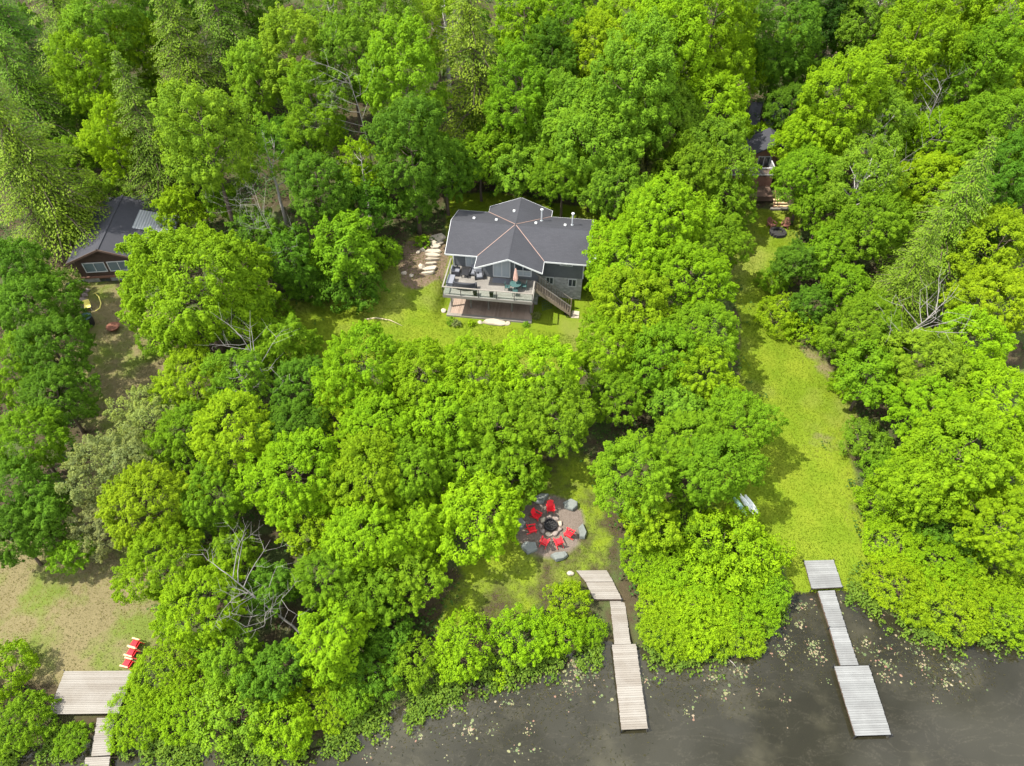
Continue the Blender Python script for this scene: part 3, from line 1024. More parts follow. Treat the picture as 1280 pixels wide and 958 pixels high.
# ------------------------------------------------------------------ the wood: every crown one can tell apart
TREES = [
    # --- wood above and around the dark cabin
    ('hemlock', 20, 35, 89, 'd', 'dark shaded hemlock in the uppermost corner of the wood above the cabin'),
    ('hemlock', 78, 42, 98, 'O', 'olive hemlock with sunlit tips below the dark corner hemlock'),
    ('tall', 132, 22, 94, 'c', 'cool green maple at the top edge above the bright green pair'),
    ('hemlock', 28, 110, 100, 'o', 'shaggy olive hemlock uphill of the largest hemlock by the cabin'),
    ('tall', 110, 92, 84, 'b', 'bright green broadleaf standing among olive hemlocks uphill of the cabin'),
    ('tall', 168, 52, 66, 's', 'narrow bright green crown beside the golden olive hemlock near the top edge'),
    ('hemlock', 34, 190, 132, 'O', 'largest yellow olive hemlock drooping over the leaning trunk beside the cabin'),
    ('small', 92, 195, 60, 'm', 'mid green young tree tucked behind the largest hemlock'),
    ('tall', 138, 170, 70, 's', 'fresh green tree directly behind the cabin roof'),
    ('hemlock', 186, 175, 94, 'o', 'spire shaped olive hemlock behind the cabin beside the big light green maple'),
    ('hemlock', 234, 72, 96, 'O', 'golden olive hemlock uphill of the big light green maple'),
    ('hemlock', 286, 48, 103, 'o', 'broad dull olive hemlock near the top edge above the half dead birch'),
    ('tall', 322, 92, 73, 'l', 'small pale green maple squeezed behind the half dead birch'),
    ('tall', 205, 2, 74, 'd', 'dark green crown on the top edge above the golden hemlock'),
    ('fine', 243, 8, 60, 'c', 'pale feathery crown on the top edge between two dark crowns'),
    ('tall', 305, -2, 80, 'd', 'dark crown on the top edge above the broad olive hemlock'),
    ('tall', 257, 172, 118, 'l', 'big light green maple with an even dome behind the yellow maple'),
    ('small', 222, 255, 62, 's', 'low light green tree leaning over the cabin metal roof'),
    ('tall', 366, 62, 92, 'l', 'pale green maple uphill of the half dead birch'),
    ('fine', 412, 18, 84, 'c', 'silvery green feathery crown on the top edge beside the pale maple'),
    ('loose', 332, 182, 84, 'c', 'half dead birch with thin grey green leaves and hanging twigs'),
    ('tall', 392, 140, 84, 'm', 'mid green tree between the half dead birch and the grey snag'),
    ('tall', 398, 235, 80, 'd', 'dark green tree beside the hanging dead birch twigs'),
    ('tall', 436, 70, 84, 'c', 'soft grey green maple above the bare grey snag'),
    ('big', 240, 348, 196, (.132, .238, .007), 'huge round yellow green maple standing in front of the cabin'),
    ('small', 318, 292, 84, 'd', 'shaded young tree filling the gap behind the huge yellow maple'),
    ('small', 365, 318, 84, 'd', 'deep green young tree under the hanging dead birch twigs'),
    ('small', 430, 305, 92, 'm', 'mid green young tree at the wood edge uphill of the house lawn'),
    ('small', 448, 258, 84, 'd', 'dark young tree standing back from the top of the stone steps'),
    # --- wood behind the grey house
    ('tall', 484, 28, 92, 'c', 'pale silvery green crown at the top edge above the big shaded maple'),
    ('tall', 500, 92, 108, 'm', 'big full maple behind the bare grey snag'),
    ('loose', 452, 205, 74, 's', 'sparse yellow green birch with bare lower twigs above the house lawn'),
    ('tall', 512, 176, 100, 'd', 'large dark maple uphill of the stone steps'),
    ('maple', 556, 205, 89, 'd', 'dark low crown behind the back corner of the grey house'),
    ('fine', 556, 22, 92, 'l', 'light feathery crown at the top edge beside the gold tipped hemlock'),
    ('hemlock', 604, 88, 125, 'O', 'tall gold tipped hemlock behind the grey house'),
    ('tall', 645, 120, 89, 'm', 'mid green maple beside the tall gold tipped hemlock'),
    ('small', 600, 195, 84, 'm', 'green young tree at the foot of the tall gold tipped hemlock'),
    ('small', 645, 205, 76, 'c', 'pale topped young tree just behind the rear roof gable'),
    ('tall', 655, 26, 84, 'b', 'bright green crown at the top edge behind the gold tipped hemlock'),
    ('tall', 700, 30, 76, 'm', 'mid green crown at the top edge left of the bright maple bank'),
    ('tall', 690, 78, 72, 'd', 'shaded crown in the hollow between the gold tipped hemlock and the bright maple bank'),
    ('maple', 745, 62, 107, 's', 'bright maple at the upper end of the maple bank behind the house'),
    ('maple', 783, 30, 94, 'y', 'yellow tinged maple at the top edge of the maple bank'),
    ('maple', 704, 140, 111, 'c', 'cool green maple at the hollow edge of the maple bank'),
    ('tall', 790, 100, 122, 'c', 'tall cool green maple in the middle of the maple bank'),
    ('maple', 745, 168, 132, 'c', 'wide cool green maple overhanging the house roof from behind'),
    ('maple', 704, 212, 83, 'm', 'low green crown beside the rear roof gable of the grey house'),
    ('tall', 838, 55, 112, 'b', 'bright tall maple in the upper middle of the maple bank'),
    ('tall', 842, 8, 90, 'b', 'bright maple cut by the top edge above the maple bank'),
    ('small', 822, 198, 66, 'w', 'small greyish dull tree in front of the maple bank'),
    ('maple', 772, 232, 89, 'c', 'cool green maple over the far roof end of the grey house'),
    ('maple', 832, 142, 107, 'c', 'round cool green maple above the small greyish tree'),
    ('tall', 893, 26, 112, 'b', 'bright maple on the top edge beside the dark ravine trees'),
    ('maple', 912, 78, 102, 's', 'sunlit maple bulging towards the dark driveway gap'),
    ('maple', 888, 132, 111, 'b', 'bright maple halfway down the bank beside the driveway gap'),
    ('maple', 893, 188, 104, 'c', 'cool green maple screening the brown cottage deck'),
    ('maple', 866, 205, 94, 'm', 'mid green maple between the small greyish tree and the brown cottage'),
    ('small', 915, 250, 74, 'm', 'green young tree beside the shaded top of the grass lane'),
    # --- above the brown cottage and the hillside beyond the lane
    ('tall', 985, 30, 92, 'd', 'deep green tree above the driveway gap by the top edge'),
    ('maple', 970, 78, 83, 'd', 'shaded crown hanging over the dark driveway gap'),
    ('maple', 990, 132, 70, 'd', 'shaded maple between the driveway gap and the cottage roof'),
    ('small', 922, 165, 46, 'm', 'green young tree hiding the driveway end beside the maple bank'),
    ('small', 1028, 30, 74, 'd', 'shaded young tree uphill of the bare earth patch'),
    ('tall', 1046, -12, 80, 'k', 'very dark crown at the top edge above the bare earth patch'),
    ('small', 1008, 92, 60, 'd', 'shaded young tree between the driveway and the bare earth patch'),
    ('small', 1085, 55, 60, 'm', 'green young tree beside the bare earth patch'),
    ('tall', 1053, 122, 98, 'b', 'bright maple standing over the brown cottage roof'),
    ('maple', 1014, 170, 89, 's', 'sunlit maple leaning over the brown cottage driveway'),
    ('tall', 1096, 14, 80, 'c', 'cool green crown on the top edge beside the bright hillside maples'),
    ('tall', 1138, 62, 112, 'b', 'bright hillside maple above the pale dead branches'),
    ('tall', 1190, 22, 104, 'b', 'bright hillside maple on the top edge midway to the corner'),
    ('tall', 1250, 26, 110, 's', 'bright maple in the far upper corner of the hillside'),
    ('tall', 1222, 88, 100, 'm', 'mid green hillside tree below the corner maple'),
    ('tall', 1275, 82, 80, 'b', 'bright crown cut by the photo edge below the corner maple'),
    ('fine', 1100, 152, 98, 'c', 'dull fine leaved tree mingled with pale dead branches'),
    ('maple', 1180, 168, 94, 'b', 'bright maple beside the pale dead branches on the hillside'),
    ('tall', 1250, 165, 100, 'm', 'mid green hillside tree near the edge above the bright yellow maple'),
    ('maple', 1010, 218, 89, 'm', 'green maple hiding the side of the brown cottage'),
    ('fine', 1082, 218, 100, 'c', 'grey green loose crown uphill of the gold hemlock'),
    ('maple', 1168, 226, 94, 's', 'light green maple directly above the gold hemlock'),
    ('tall', 1243, 225, 84, 'd', 'dark tree in the shaded hollow behind the bright yellow maple'),
    ('small', 1030, 258, 72, 'm', 'young green tree over the brown cottage fire ring'),
    ('maple', 1092, 275, 102, 'm', 'mid green maple on the slope between the cottage and the gold hemlock'),
    ('hemlock', 1182, 288, 107, 'O', 'gold hemlock standing behind the white dead snag'),
    ('hemlock', 1142, 345, 89, 'O', 'lower gold hemlock beside the white dead snag'),
    ('maple', 1250, 305, 119, 'y', 'bright yellow green maple by the photo edge above the lane slope'),
    ('small', 1040, 305, 72, 'm', 'bushy green tree beside the shaded top of the lane'),
    ('small', 996, 322, 60, 'd', 'dark bushy tree at the narrowest part of the grass lane'),
    ('small', 1016, 378, 56, 'd', 'round dark bush tree beside the weedy bend of the lane'),
    ('small', 1060, 352, 70, 'm', 'young green tree above the round dark bush tree'),
    ('maple', 1082, 405, 102, 'm', 'spreading maple along the bend of the grass lane'),
    ('small', 1090, 462, 88, 'm', 'low green tree at the widest part of the grass lane'),
    ('maple', 1242, 372, 102, 'y', 'yellow green maple below the bright yellow maple at the photo edge'),
    ('maple', 1215, 428, 102, 's', 'bright maple below the foot of the white dead snag'),
    ('maple', 1158, 452, 107, 'l', 'light green maple between the white dead snag and the lane'),
    ('maple', 1245, 500, 117, 's', 'bright maple by the photo edge above the golden shore maple'),
    ('maple', 1165, 510, 96, 'b', 'bright maple over the shrubs at the middle of the lane'),
    ('maple', 1205, 560, 139, 'y', 'broad golden green maple leaning towards the lake beyond the lane'),
    ('maple', 1265, 590, 107, 'y', 'golden green maple at the photo edge above the shore thicket'),
    ('maple', 1150, 605, 102, 'y', 'golden green maple nearest the grass lane above the shore thicket'),
    ('maple', 1255, 655, 102, 's', 'bright tree by the photo edge overhanging the shore thicket'),
    # --- strip of trees between the grey house and the grass lane
    ('maple', 830, 268, 117, 'b', 'bright maple at the far end of the tree strip beside the house'),
    ('maple', 890, 300, 89, 'm', 'green maple on the lane side of the strip near its shaded top'),
    ('maple', 777, 320, 116, 's', 'bright maple crowding the gable end of the grey house'),
    ('maple', 862, 345, 107, 'b', 'bright maple in the middle of the strip beside the lane'),
    ('maple', 790, 378, 111, 'y', 'yellow tinged maple beside the outdoor staircase of the grey house'),
    ('maple', 882, 412, 98, 'm', 'rounded green maple facing the bend of the grass lane'),
    ('maple', 765, 432, 102, 'b', 'bright maple at the lawn corner below the outdoor staircase'),
    ('maple', 828, 440, 102, 'm', 'green maple in the heart of the strip below the yellow tinged one'),
    ('maple', 878, 466, 89, 'y', 'olive tipped maple on the lane side of the strip'),
    ('maple', 772, 490, 74, 'm', 'thin green maple over the brown twigs between strip and middle clump'),
    ('maple', 922, 525, 98, 'm', 'round green maple bulging furthest into the grass lane'),
    ('small', 852, 505, 84, 'c', 'pale grey green young tree in the middle of the strip'),
    ('maple', 862, 550, 98, 'm', 'green maple uphill of the kayaks'),
    ('maple', 792, 590, 111, 'm', 'green maple beside the fire pit clearing'),
    ('maple', 892, 580, 111, 'm', 'dense green maple shading the kayaks'),
    ('small', 812, 648, 80, 'b', 'low bright tree between the fire pit and the kayaks'),
    # --- clump in the middle, lakeward of the house lawn
    ('small', 350, 425, 84, 'm', 'slim tree with several pale stems at the edge of the house lawn'),
    ('fine', 300, 470, 84, 'c', 'silvery tipped tree lakeward of the huge yellow maple'),
    ('maple', 238, 470, 94, 'y', 'yellow topped maple between cabin yard and middle clump'),
    ('maple', 378, 478, 81, 'd', 'dark maple under the slim tree with pale stems'),
    ('maple', 455, 456, 119, 'b', 'bright maple on the house lawn edge of the middle clump'),
    ('maple', 524, 466, 111, 'b', 'bright maple directly lakeward of the patio stone slab'),
    ('maple', 430, 498, 89, 'y', 'yellow green spreading maple inside the middle clump'),
    ('maple', 592, 468, 117, 's', 'sunlit maple below the patio in the middle clump'),
    ('maple', 672, 464, 117, 's', 'sunlit maple at the house lawn corner near the staircase'),
    ('maple', 470, 528, 98, 'b', 'bright maple over the dark gap in the middle clump'),
    ('maple', 556, 510, 111, 'b', 'bright maple in the very middle of the clump'),
    ('maple', 290, 535, 113, 'y', 'golden tipped maple in the middle clump near the silver willow'),
    ('maple', 232, 540, 85, 'm', 'mid green maple between the golden tipped maple and the silver willow'),
    ('maple', 362, 535, 89, 'd', 'shaded maple between golden and bright maples in the middle clump'),
    ('maple', 622, 522, 113, 'm', 'green maple uphill of the fire pit clearing in the middle clump'),
    ('maple', 690, 512, 111, 'm', 'green maple with low branches reaching the fire pit clearing'),
    ('maple', 372, 590, 124, 'b', 'domed bright maple uphill of the bare grey fallen top'),
    ('maple', 452, 592, 113, 'b', 'bright maple with fan shaped sprays in the middle clump'),
    ('maple', 516, 588, 102, 'm', 'green maple between the fan spray maple and the fire pit'),
    ('short', 580, 572, 102, 'm', 'dense green maple closest to the middle of the clump shade side'),
    ('short', 640, 580, 96, 'm', 'green maple leaning over the upper seat boulder'),
    ('short', 597, 642, 124, 's', 'bright sunlit maple beside the fire pit chairs'),
    ('maple', 186, 625, 119, 'y', 'yellow green maple beside the silver willow and dry lawn'),
    ('maple', 264, 620, 98, 'm', 'green maple between yellow maple and bare grey tree'),
    ('short', 520, 660, 102, 'b', 'bright maple above the shaded lawn by the shore'),
    ('maple', 455, 668, 107, 'b', 'bright maple beside the bare grey tree'),
    ('small', 385, 655, 84, 'y', 'yellow green young tree right behind the bare grey tree'),
    ('maple', 200, 700, 111, 'b', 'bright maple overhanging the dry lawn'),
    ('maple', 250, 752, 111, 's', 'yellow flecked maple uphill of the plank platform thicket'),
    ('small', 290, 690, 76, 'm', 'shaded young tree under the bare grey branches'),
    ('small', 338, 730, 74, 'd', 'dark young tree behind the foot of the bare grey tree'),
    ('maple', 412, 722, 94, 'm', 'green maple lakeward of the fan spray maple beside the bare grey tree'),
    ('small', 455, 740, 92, 'm', 'green young tree above the leafy shore bank'),
    ('small', 512, 722, 84, 'm', 'green young tree beside the shaded lawn at the shore'),
    ('small', 410, 795, 100, 'b', 'low branching bright tree below the bare grey tree'),
    ('small', 285, 812, 90, 'm', 'green young tree in the thicket uphill of the pale shore shrub'),
    ('small', 345, 835, 84, 'd', 'dark young tree in the shore thicket below the bare grey tree'),
    # --- dark wood at the edge beside the cabin yard
    ('maple', 10, 335, 96, 'd', 'dark maple at the photo edge level with the cabin'),
    ('maple', 38, 380, 98, 'd', 'dark maple in the edge wood beside the cabin yard'),
    ('maple', 64, 432, 98, 'd', 'dark maple casting shade on the cabin yard'),
    ('maple', 18, 455, 89, 'm', 'yellow lit maple at the photo edge below the cabin yard'),
    ('maple', 70, 490, 89, 'd', 'dark maple at the corner between cabin yard and silver willow'),
    ('maple', 34, 545, 98, 'm', 'mid green maple at the photo edge opposite the silver willow'),
    ('maple', 14, 610, 96, 'd', 'bluish dark maple at the photo edge above the dry lawn'),
    ('small', 48, 640, 84, 'd', 'dark young tree shading the upper corner of the dry lawn'),
    ('maple', 15, 668, 84, 'd', 'dark maple at the photo edge overhanging the top of the dry lawn'),
    ('small', 88, 690, 56, 'm', 'small green tree at the top of the dry lawn below the silver willow'),
    ('willow', 140, 585, 116, 'g', 'silver grey willow with pinkish twigs beside the yard path'),
    ('willow', 128, 660, 84, 'g', 'lower silver grey willow drooping onto the dry lawn'),
    ('willow', 188, 520, 92, 'w', 'pale dusty green willow above the silver grey one'),
]
for t_ in TREES:
    plant(*t_)


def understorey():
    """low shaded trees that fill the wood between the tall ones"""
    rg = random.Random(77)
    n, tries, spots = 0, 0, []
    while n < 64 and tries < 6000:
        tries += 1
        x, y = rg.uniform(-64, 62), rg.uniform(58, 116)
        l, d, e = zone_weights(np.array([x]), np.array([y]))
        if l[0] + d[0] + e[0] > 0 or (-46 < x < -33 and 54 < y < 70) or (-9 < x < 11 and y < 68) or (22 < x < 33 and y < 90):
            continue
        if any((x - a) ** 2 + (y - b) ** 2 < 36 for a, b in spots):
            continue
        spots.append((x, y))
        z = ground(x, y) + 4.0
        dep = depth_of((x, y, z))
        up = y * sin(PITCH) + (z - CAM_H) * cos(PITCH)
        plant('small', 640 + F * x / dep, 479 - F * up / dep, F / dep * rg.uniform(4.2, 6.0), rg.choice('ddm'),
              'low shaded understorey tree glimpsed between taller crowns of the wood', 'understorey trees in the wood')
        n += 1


understorey()

SHRUBS = [
    # shore bank between the plank platform and the middle dock
    ('shrub', 8, 838, 80, 'b', 'bright leafy bush at the photo edge beside the plank platform'),
    ('shrub', 30, 905, 80, 'm', 'green bush on the water edge below the plank platform corner'),
    ('shrub', 92, 925, 46, 'm', 'small green bush beside the plank walkway on its platform side'),
    ('mound', 205, 842, 96, 'b', 'bright bramble mound beside the three red lounge chairs'),
    ('mound', 172, 895, 84, 'b', 'bright bramble mound beside the plank walkway'),
    ('mound', 240, 880, 96, 's', 'bright bramble mound next to the pale shore shrub'),
    ('shrub', 292, 888, 100, 'l', 'pale yellow green shrub spilling to the water below the dark thicket'),
    ('shrub', 350, 905, 84, 'b', 'bright shrub on the bank beside the pale yellow green one'),
    ('mound', 400, 880, 90, 'b', 'bright bramble mound below the low branching tree'),
    ('shrub', 440, 862, 72, 'm', 'green shrub by the dead twigs at the water edge'),
    ('shrub', 470, 835, 84, 'd', 'dark shrub on the bank behind the twigs'),
    ('shrub', 515, 830, 76, 'm', 'mid green shrub at the bank corner of the shaded lawn'),
    ('shrub', 480, 790, 76, 'd', 'dark shrub under the middle clump beside the shaded lawn'),
    ('shrub', 578, 812, 88, 'b', 'bright shrub by the water edge of the shaded lawn'),
    ('shrub', 655, 798, 82, 'b', 'bright rounded shrub midway between shaded lawn and middle dock'),
    ('shrub', 710, 752, 58, 's', 'round bright bush beside the tan landing of the middle dock'),
    ('shrub', 700, 792, 64, 's', 'yellow green bush below the round bright bush'),
    ('shrub', 736, 790, 42, 'b', 'bright bush hugging the narrow tan walkway'),
    ('lowplant', 622, 850, 26, 'b', 'little clump of green growing in the water off the bank'),
    # bank between the middle dock and the grass lane
    ('shrub', 905, 690, 120, 's', 'large bright shrub lakeward of the kayaks'),
    ('shrub', 940, 700, 92, 's', 'bright leafy shrub where the bank meets the grass lane'),
    ('shrub', 860, 660, 80, 'm', 'shaded shrub under the trees uphill of the large bright shrub'),
    ('mound', 818, 702, 90, 'b', 'bright bramble mound beside the tan landing'),
    ('mound', 850, 720, 104, 'b', 'bright bramble mound in the middle of the dock bank'),
    ('mound', 826, 755, 74, 's', 'bright bramble mound beside the narrow tan walkway'),
    ('mound', 868, 768, 104, 's', 'broad bramble mound at the water edge of the dock bank'),
    ('mound', 925, 752, 96, 's', 'bramble mound near the silver dock landing'),
    ('mound', 838, 790, 84, 'b', 'low bramble mound overhanging the water next to the middle dock'),
    ('mound', 912, 785, 84, 'y', 'yellowing bramble mound at the bank tip towards the silver dock'),
    ('shrub', 955, 735, 70, 'm', 'green shrub above the weedy inlet by the silver dock'),
    # thicket beyond the silver dock and the lane
    ('shrub', 1082, 555, 66, 'c', 'dull green shrub in the curve of the grass lane'),
    ('shrub', 1110, 590, 70, 'm', 'green shrub below the dull one along the lane'),
    ('shrub', 1100, 630, 70, 'b', 'bright shrub along the lane under the golden maple'),
    ('mound', 1115, 680, 84, 's', 'bramble mound beside the lower end of the lane'),
    ('mound', 1120, 728, 92, 's', 'bramble mound at the water edge near the silver landing'),
    ('mound', 1175, 705, 104, 's', 'bramble mound in the middle of the far shore thicket'),
    ('mound', 1185, 752, 104, 's', 'bramble mound at the water edge of the far shore thicket'),
    ('mound', 1240, 715, 104, 's', 'bramble mound under the bright tree at the photo edge'),
    ('mound', 1252, 760, 100, 's', 'bramble mound at the photo edge beside the brown shallows'),
    ('shrub', 1170, 655, 84, 'd', 'dark shaded shrub under the golden maples'),
    ('shrub', 1215, 675, 84, 'd', 'dark shaded shrub below the broad golden maple by the thicket'),
    # along the lane, the house lawn and the cabin
    ('shrub', 968, 352, 46, 'm', 'low green shrub beside the shaded stretch of lane'),
    ('shrub', 972, 395, 60, 'y', 'yellow green weedy shrub at the lane bend'),
    ('shrub', 1000, 412, 50, 's', 'light weedy shrub just below the lane bend'),
    ('shrub', 1042, 432, 48, 'm', 'leafy shrub filling the inner corner of the lane bend'),
    ('shrub', 1058, 482, 50, 'b', 'leafy shrub at the lane edge below the bend'),
    ('shrub', 390, 350, 84, 'd', 'dark shrub at the wood edge of the house lawn'),
    ('shrub', 440, 362, 84, 'd', 'dark leafy shrub spilling onto the house lawn'),
    ('shrub', 474, 322, 64, 'm', 'green shrub beside the stone steps'),
    ('lowplant', 528, 304, 22, 'm', 'small green plant beside the upper stone steps'),
    ('shrub', 330, 395, 70, 'm', 'green shrub between the huge yellow maple and the lawn'),
    ('shrub', 130, 250, 66, 'c', 'pale brush behind the cabin'),
    ('shrub', 85, 285, 60, 'o', 'dry olive brush beside the leaning trunk'),
    ('shrub', 80, 360, 50, 'd', 'dark weeds beside the cabin wall'),
    ('shrub', 88, 402, 50, 'd', 'dark weeds behind the black covered barrel'),
    ('shrub', 200, 425, 60, 'm', 'green shrub at the foot of the huge yellow maple'),
    ('lowplant', 563, 402, 14, 'c', 'grey green plant at the patio corner facing the lawn', None),
    ('lowplant', 571, 405, 13, 'g', 'pale silvery plant beside the patio front edge', None),
    ('lowplant', 671, 395, 14, 'g', 'silvery round plant at the patio end below the staircase', None),
    ('lowplant', 657, 406, 10, 'c', 'low plant beside the patio front near its staircase end', None),
    ('lowplant', 590, 405, 12, 's', 'low green plant between the patio and the stone slab', None),
    ('shrub', 720, 345, 30, 'g', 'grey green shrub against the basement stone wall', None),
    ('shrub', 1030, 75, 50, 'd', 'dark brush beside the bare earth patch', None),
    ('shrub', 960, 178, 62, 's', 'bright bush between the driveway and the brown cottage', None),
]
for t_ in SHRUBS:
    plant(*t_[:6], group=None, scale_z=.8 if t_[0] == 'mound' else 1.0)


# ------------------------------------------------------------------ bare and dead trees
def snag(px, py, H, r0, seed, lean, label, ground_px=None, spread=.55, levels=3, nlimb=9, first=.3, rz=0.0, mat=None, z=None, cat='dead tree'):
    """px, py: photo point of the trunk foot (height z above the ground when hidden by crowns)"""
    p = on_ground(px, py, z or 0.0)
    me, tips = bare_tree(seed, H, r0, spread, mat, levels, lean, nlimb, first)
    root = empty('dead_tree', (p.x, p.y, p.z), rz, label, cat)
    data_obj('trunk', me, root)
    return root, tips


snag(376, 776, 9.0, .11, 6, (-.62, .18), 'bare grey dead tree leaning over the middle clump', levels=3, nlimb=11, first=.35, z=3.2)
snag(1100, 440, 11.0, .14, 9, (.10, .0), 'white weathered dead snag with broken limbs by the gold hemlock', levels=2, nlimb=15, first=.5, z=4.0)
snag(462, 165, 14.0, .10, 13, (-.05, 0), 'bare grey snag with upright twigs beside the big full maple', levels=3, nlimb=9, first=.5, z=7)
snag(1150, 170, 13.0, .12, 17, (.12, .1), 'pale dead branches fanning out of the hillside crowns', levels=3, nlimb=10, first=.45, z=8)
snag(362, 322, 11.0, .055, 21, (-.10, -.05), 'dead birch with hanging pale twigs above the house lawn', levels=3, nlimb=12, first=.25, z=3)
snag(1112, 210, 10.0, .10, 25, (.2, .0), 'thin pale dead stem below the fanning dead branches', levels=2, nlimb=7, first=.4, z=8)
snag(352, 500, 10.0, .09, 29, (-.12, .0), 'slim pale stemmed sapling bare of leaves in the middle clump', levels=2, nlimb=9, first=.45, z=2)
for (px, py, s_, lab) in ((1040, 95, 41, 'slender pale trunk in the shade above the bare earth patch'),
                          (1024, 85, 43, 'slender pale trunk nearest the driveway in the shade'),
                          (1066, 92, 47, 'slender pale trunk between bare earth and the bright hillside')):
    snag(px, py, 15, .13, s_, (.12, .05), lab, levels=1, nlimb=6, first=.55, mat=M_PALEBARK, cat='tree trunk')
p_ = on_ground(103, 290)
tl = MB().tube([(0, 0, -.6), (-.6, .2, 3), (-1.5, .6, 7), (-2.6, 1.0, 11)], [.34, .30, .25, .16], 10)
root_ = empty('leaning_trunk', p_, 0, 'dark leaning trunk standing beside the cabin roof', 'tree trunk')
tl.build('trunk', M_BARK, root_, smooth_=True)
p_ = on_ground(86, 328)
tl = MB().tube([(0, 0, -.6), (-.9, .5, 3), (-1.9, 1.0, 6.5)], [.26, .22, .14], 10)
root_ = empty('leaning_trunk', p_, 0, 'shaded leaning trunk at the cabin corner below the other one', 'tree trunk')
tl.build('trunk', M_BARK, root_, smooth_=True)


# ------------------------------------------------------------------ ground cover nobody could count
def scatter_cover():
    rg = np.random.default_rng(5)
    n = 26000
    x = rg.uniform(-72, 72, n)
    y = rg.uniform(10, 118, n)
    lush, dry, dirt = zone_weights(x, y)
    d = y - shore(x)
    lx = (x - HO.x) * cos(HA) + (y - HO.y) * sin(HA)
    ly = -(x - HO.x) * sin(HA) + (y - HO.y) * cos(HA)
    house = (lx > -1.5) & (lx < 15) & (ly > -5) & (ly < 10)
    clump = np.sin(x * .8 + 1.3 * np.sin(y * .5)) + np.sin(y * .9 + 1.7 * np.sin(x * .4)) + rg.normal(0, .8, n)
    cab = (x > -45) & (x < -34) & (y > 54) & (y < 68)
    ox, oy = x + rg.normal(0, 1.0, n), y + rg.normal(0, 1.0, n)
    l2, d2, e2 = zone_weights(ox, oy)
    fringe = (l2 + d2 + e2 < .05) | ((lush + dry + dirt < .05) & (rg.random(n) < .6))
    keep = fringe & (d > 1.0) & ~house & ~cab & (clump > -.6) & (np.hypot(x - PIT.x, y - PIT.y) > 4)
    for q in DECKS:
        keep &= ~in_poly(x, y, q)
    x, y = x[keep], y[keep]
    z = ground_arr(x, y)
    m = len(x)
    TP = np.stack([x, y, z + rg.uniform(.1, .5, m)], -1)
    TN = unit(np.stack([rg.normal(0, .3, m), rg.normal(0, .3, m), np.ones(m)], -1))
    V, lv = tufts_to_leaves(rg, TP, TN, rg.uniform(.35, .75, m), 11, .22, rg.random(m), dome=.35, jit=.5)
    o = link(bpy.data.objects.new('undergrowth', foliage_mesh('undergrowth', V, lv, M_LEAF)))
    o.color = (.045, .10, .018, 1)
    tag(o, 'leafy green undergrowth covering the forest floor', 'undergrowth', kind='stuff')
    # plants standing in the shallow water along the bank
    n = 5200
    x = rg.uniform(-40, 44, n)
    d = rg.normal(.2, .75, n)
    y = shore(x) + d
    keep = (ground_arr(x, y) > -.55)
    for (x0, x1) in ((6.2, 9.2), (20.0, 24.5)):
        keep &= ~((x > x0) & (x < x1))
    keep &= (np.sin(x * 1.1 + .5) + np.sin(x * 2.7) + rg.normal(0, .6, n) > -.7)
    for q in DECKS:
        keep &= ~in_poly(x, y, q)
    x, y = x[keep], y[keep]
    m = len(x)
    TP = np.stack([x, y, np.maximum(ground_arr(x, y), 0) + rg.uniform(.08, .45, m)], -1)
    TN = unit(np.stack([rg.normal(0, .35, m), rg.normal(-.1, .35, m), np.ones(m)], -1))
    V, lv = tufts_to_leaves(rg, TP, TN, rg.uniform(.18, .42, m), 13, .17, rg.random(m), dome=.4, jit=.5)
    o = link(bpy.data.objects.new('shore_plants', foliage_mesh('shore_plants', V, lv, M_LEAF)))
    o.color = (.10, .17, .02, 1)
    tag(o, 'low bright green plants crowding the water edge', 'plants', kind='stuff')
    # lawns: short blades
    for nm, col, size, num, lab in (('lawn_grass', (.098, .145, .005), .085, 150000, 'short mown yellow green grass on the lane and house lawn'),
                                    ('dry_grass', (.125, .122, .035), .085, 60000, 'patchy dry straw coloured grass by the platform and cabin')):
        x = rg.uniform(-48, 40, num * 4)
        y = rg.uniform(18, 80, num * 4)
        lush, dry, dirt = zone_weights(x, y)
        wgt = lush if nm == 'lawn_grass' else dry
        keep = (rg.random(len(x)) < wgt) & (np.hypot(x - PIT.x, y - PIT.y) > 2.3 + .9 * rg.random(len(x)))
        lx = (x - HO.x) * cos(HA) + (y - HO.y) * sin(HA)
        ly = -(x - HO.x) * sin(HA) + (y - HO.y) * cos(HA)
        keep &= ~((lx > -.2) & (lx < 13.5) & (ly > -3.6) & (ly < 9))
        x, y = x[keep][:num], y[keep][:num]
        m = len(x)
        P = np.stack([x, y, ground_arr(x, y) + size * .35], -1)
        Nn = unit(np.stack([rg.normal(0, 1, m), rg.normal(0, 1, m), rg.uniform(.2, 1.2, m)], -1))
        D = np.stack([rg.normal(0, .6, m), rg.normal(0, .6, m), np.ones(m)], -1)
        L = size * rg.uniform(.7, 1.5, m)
        V = leaf_quads(P, Nn, D, L, L * .4)
        pat = .5 + .25 * np.sin(x * .7 + np.sin(y * .9) * 1.5) + .25 * np.sin(y * .8 + 1)
        o = link(bpy.data.objects.new(nm, foliage_mesh(nm, V, np.clip(pat * .7 + .4 * rg.random(m) - .05, 0, 1), M_LEAF)))
        o.color = (*col, 1)
        tag(o, lab, 'grass', kind='stuff')


scatter_cover()


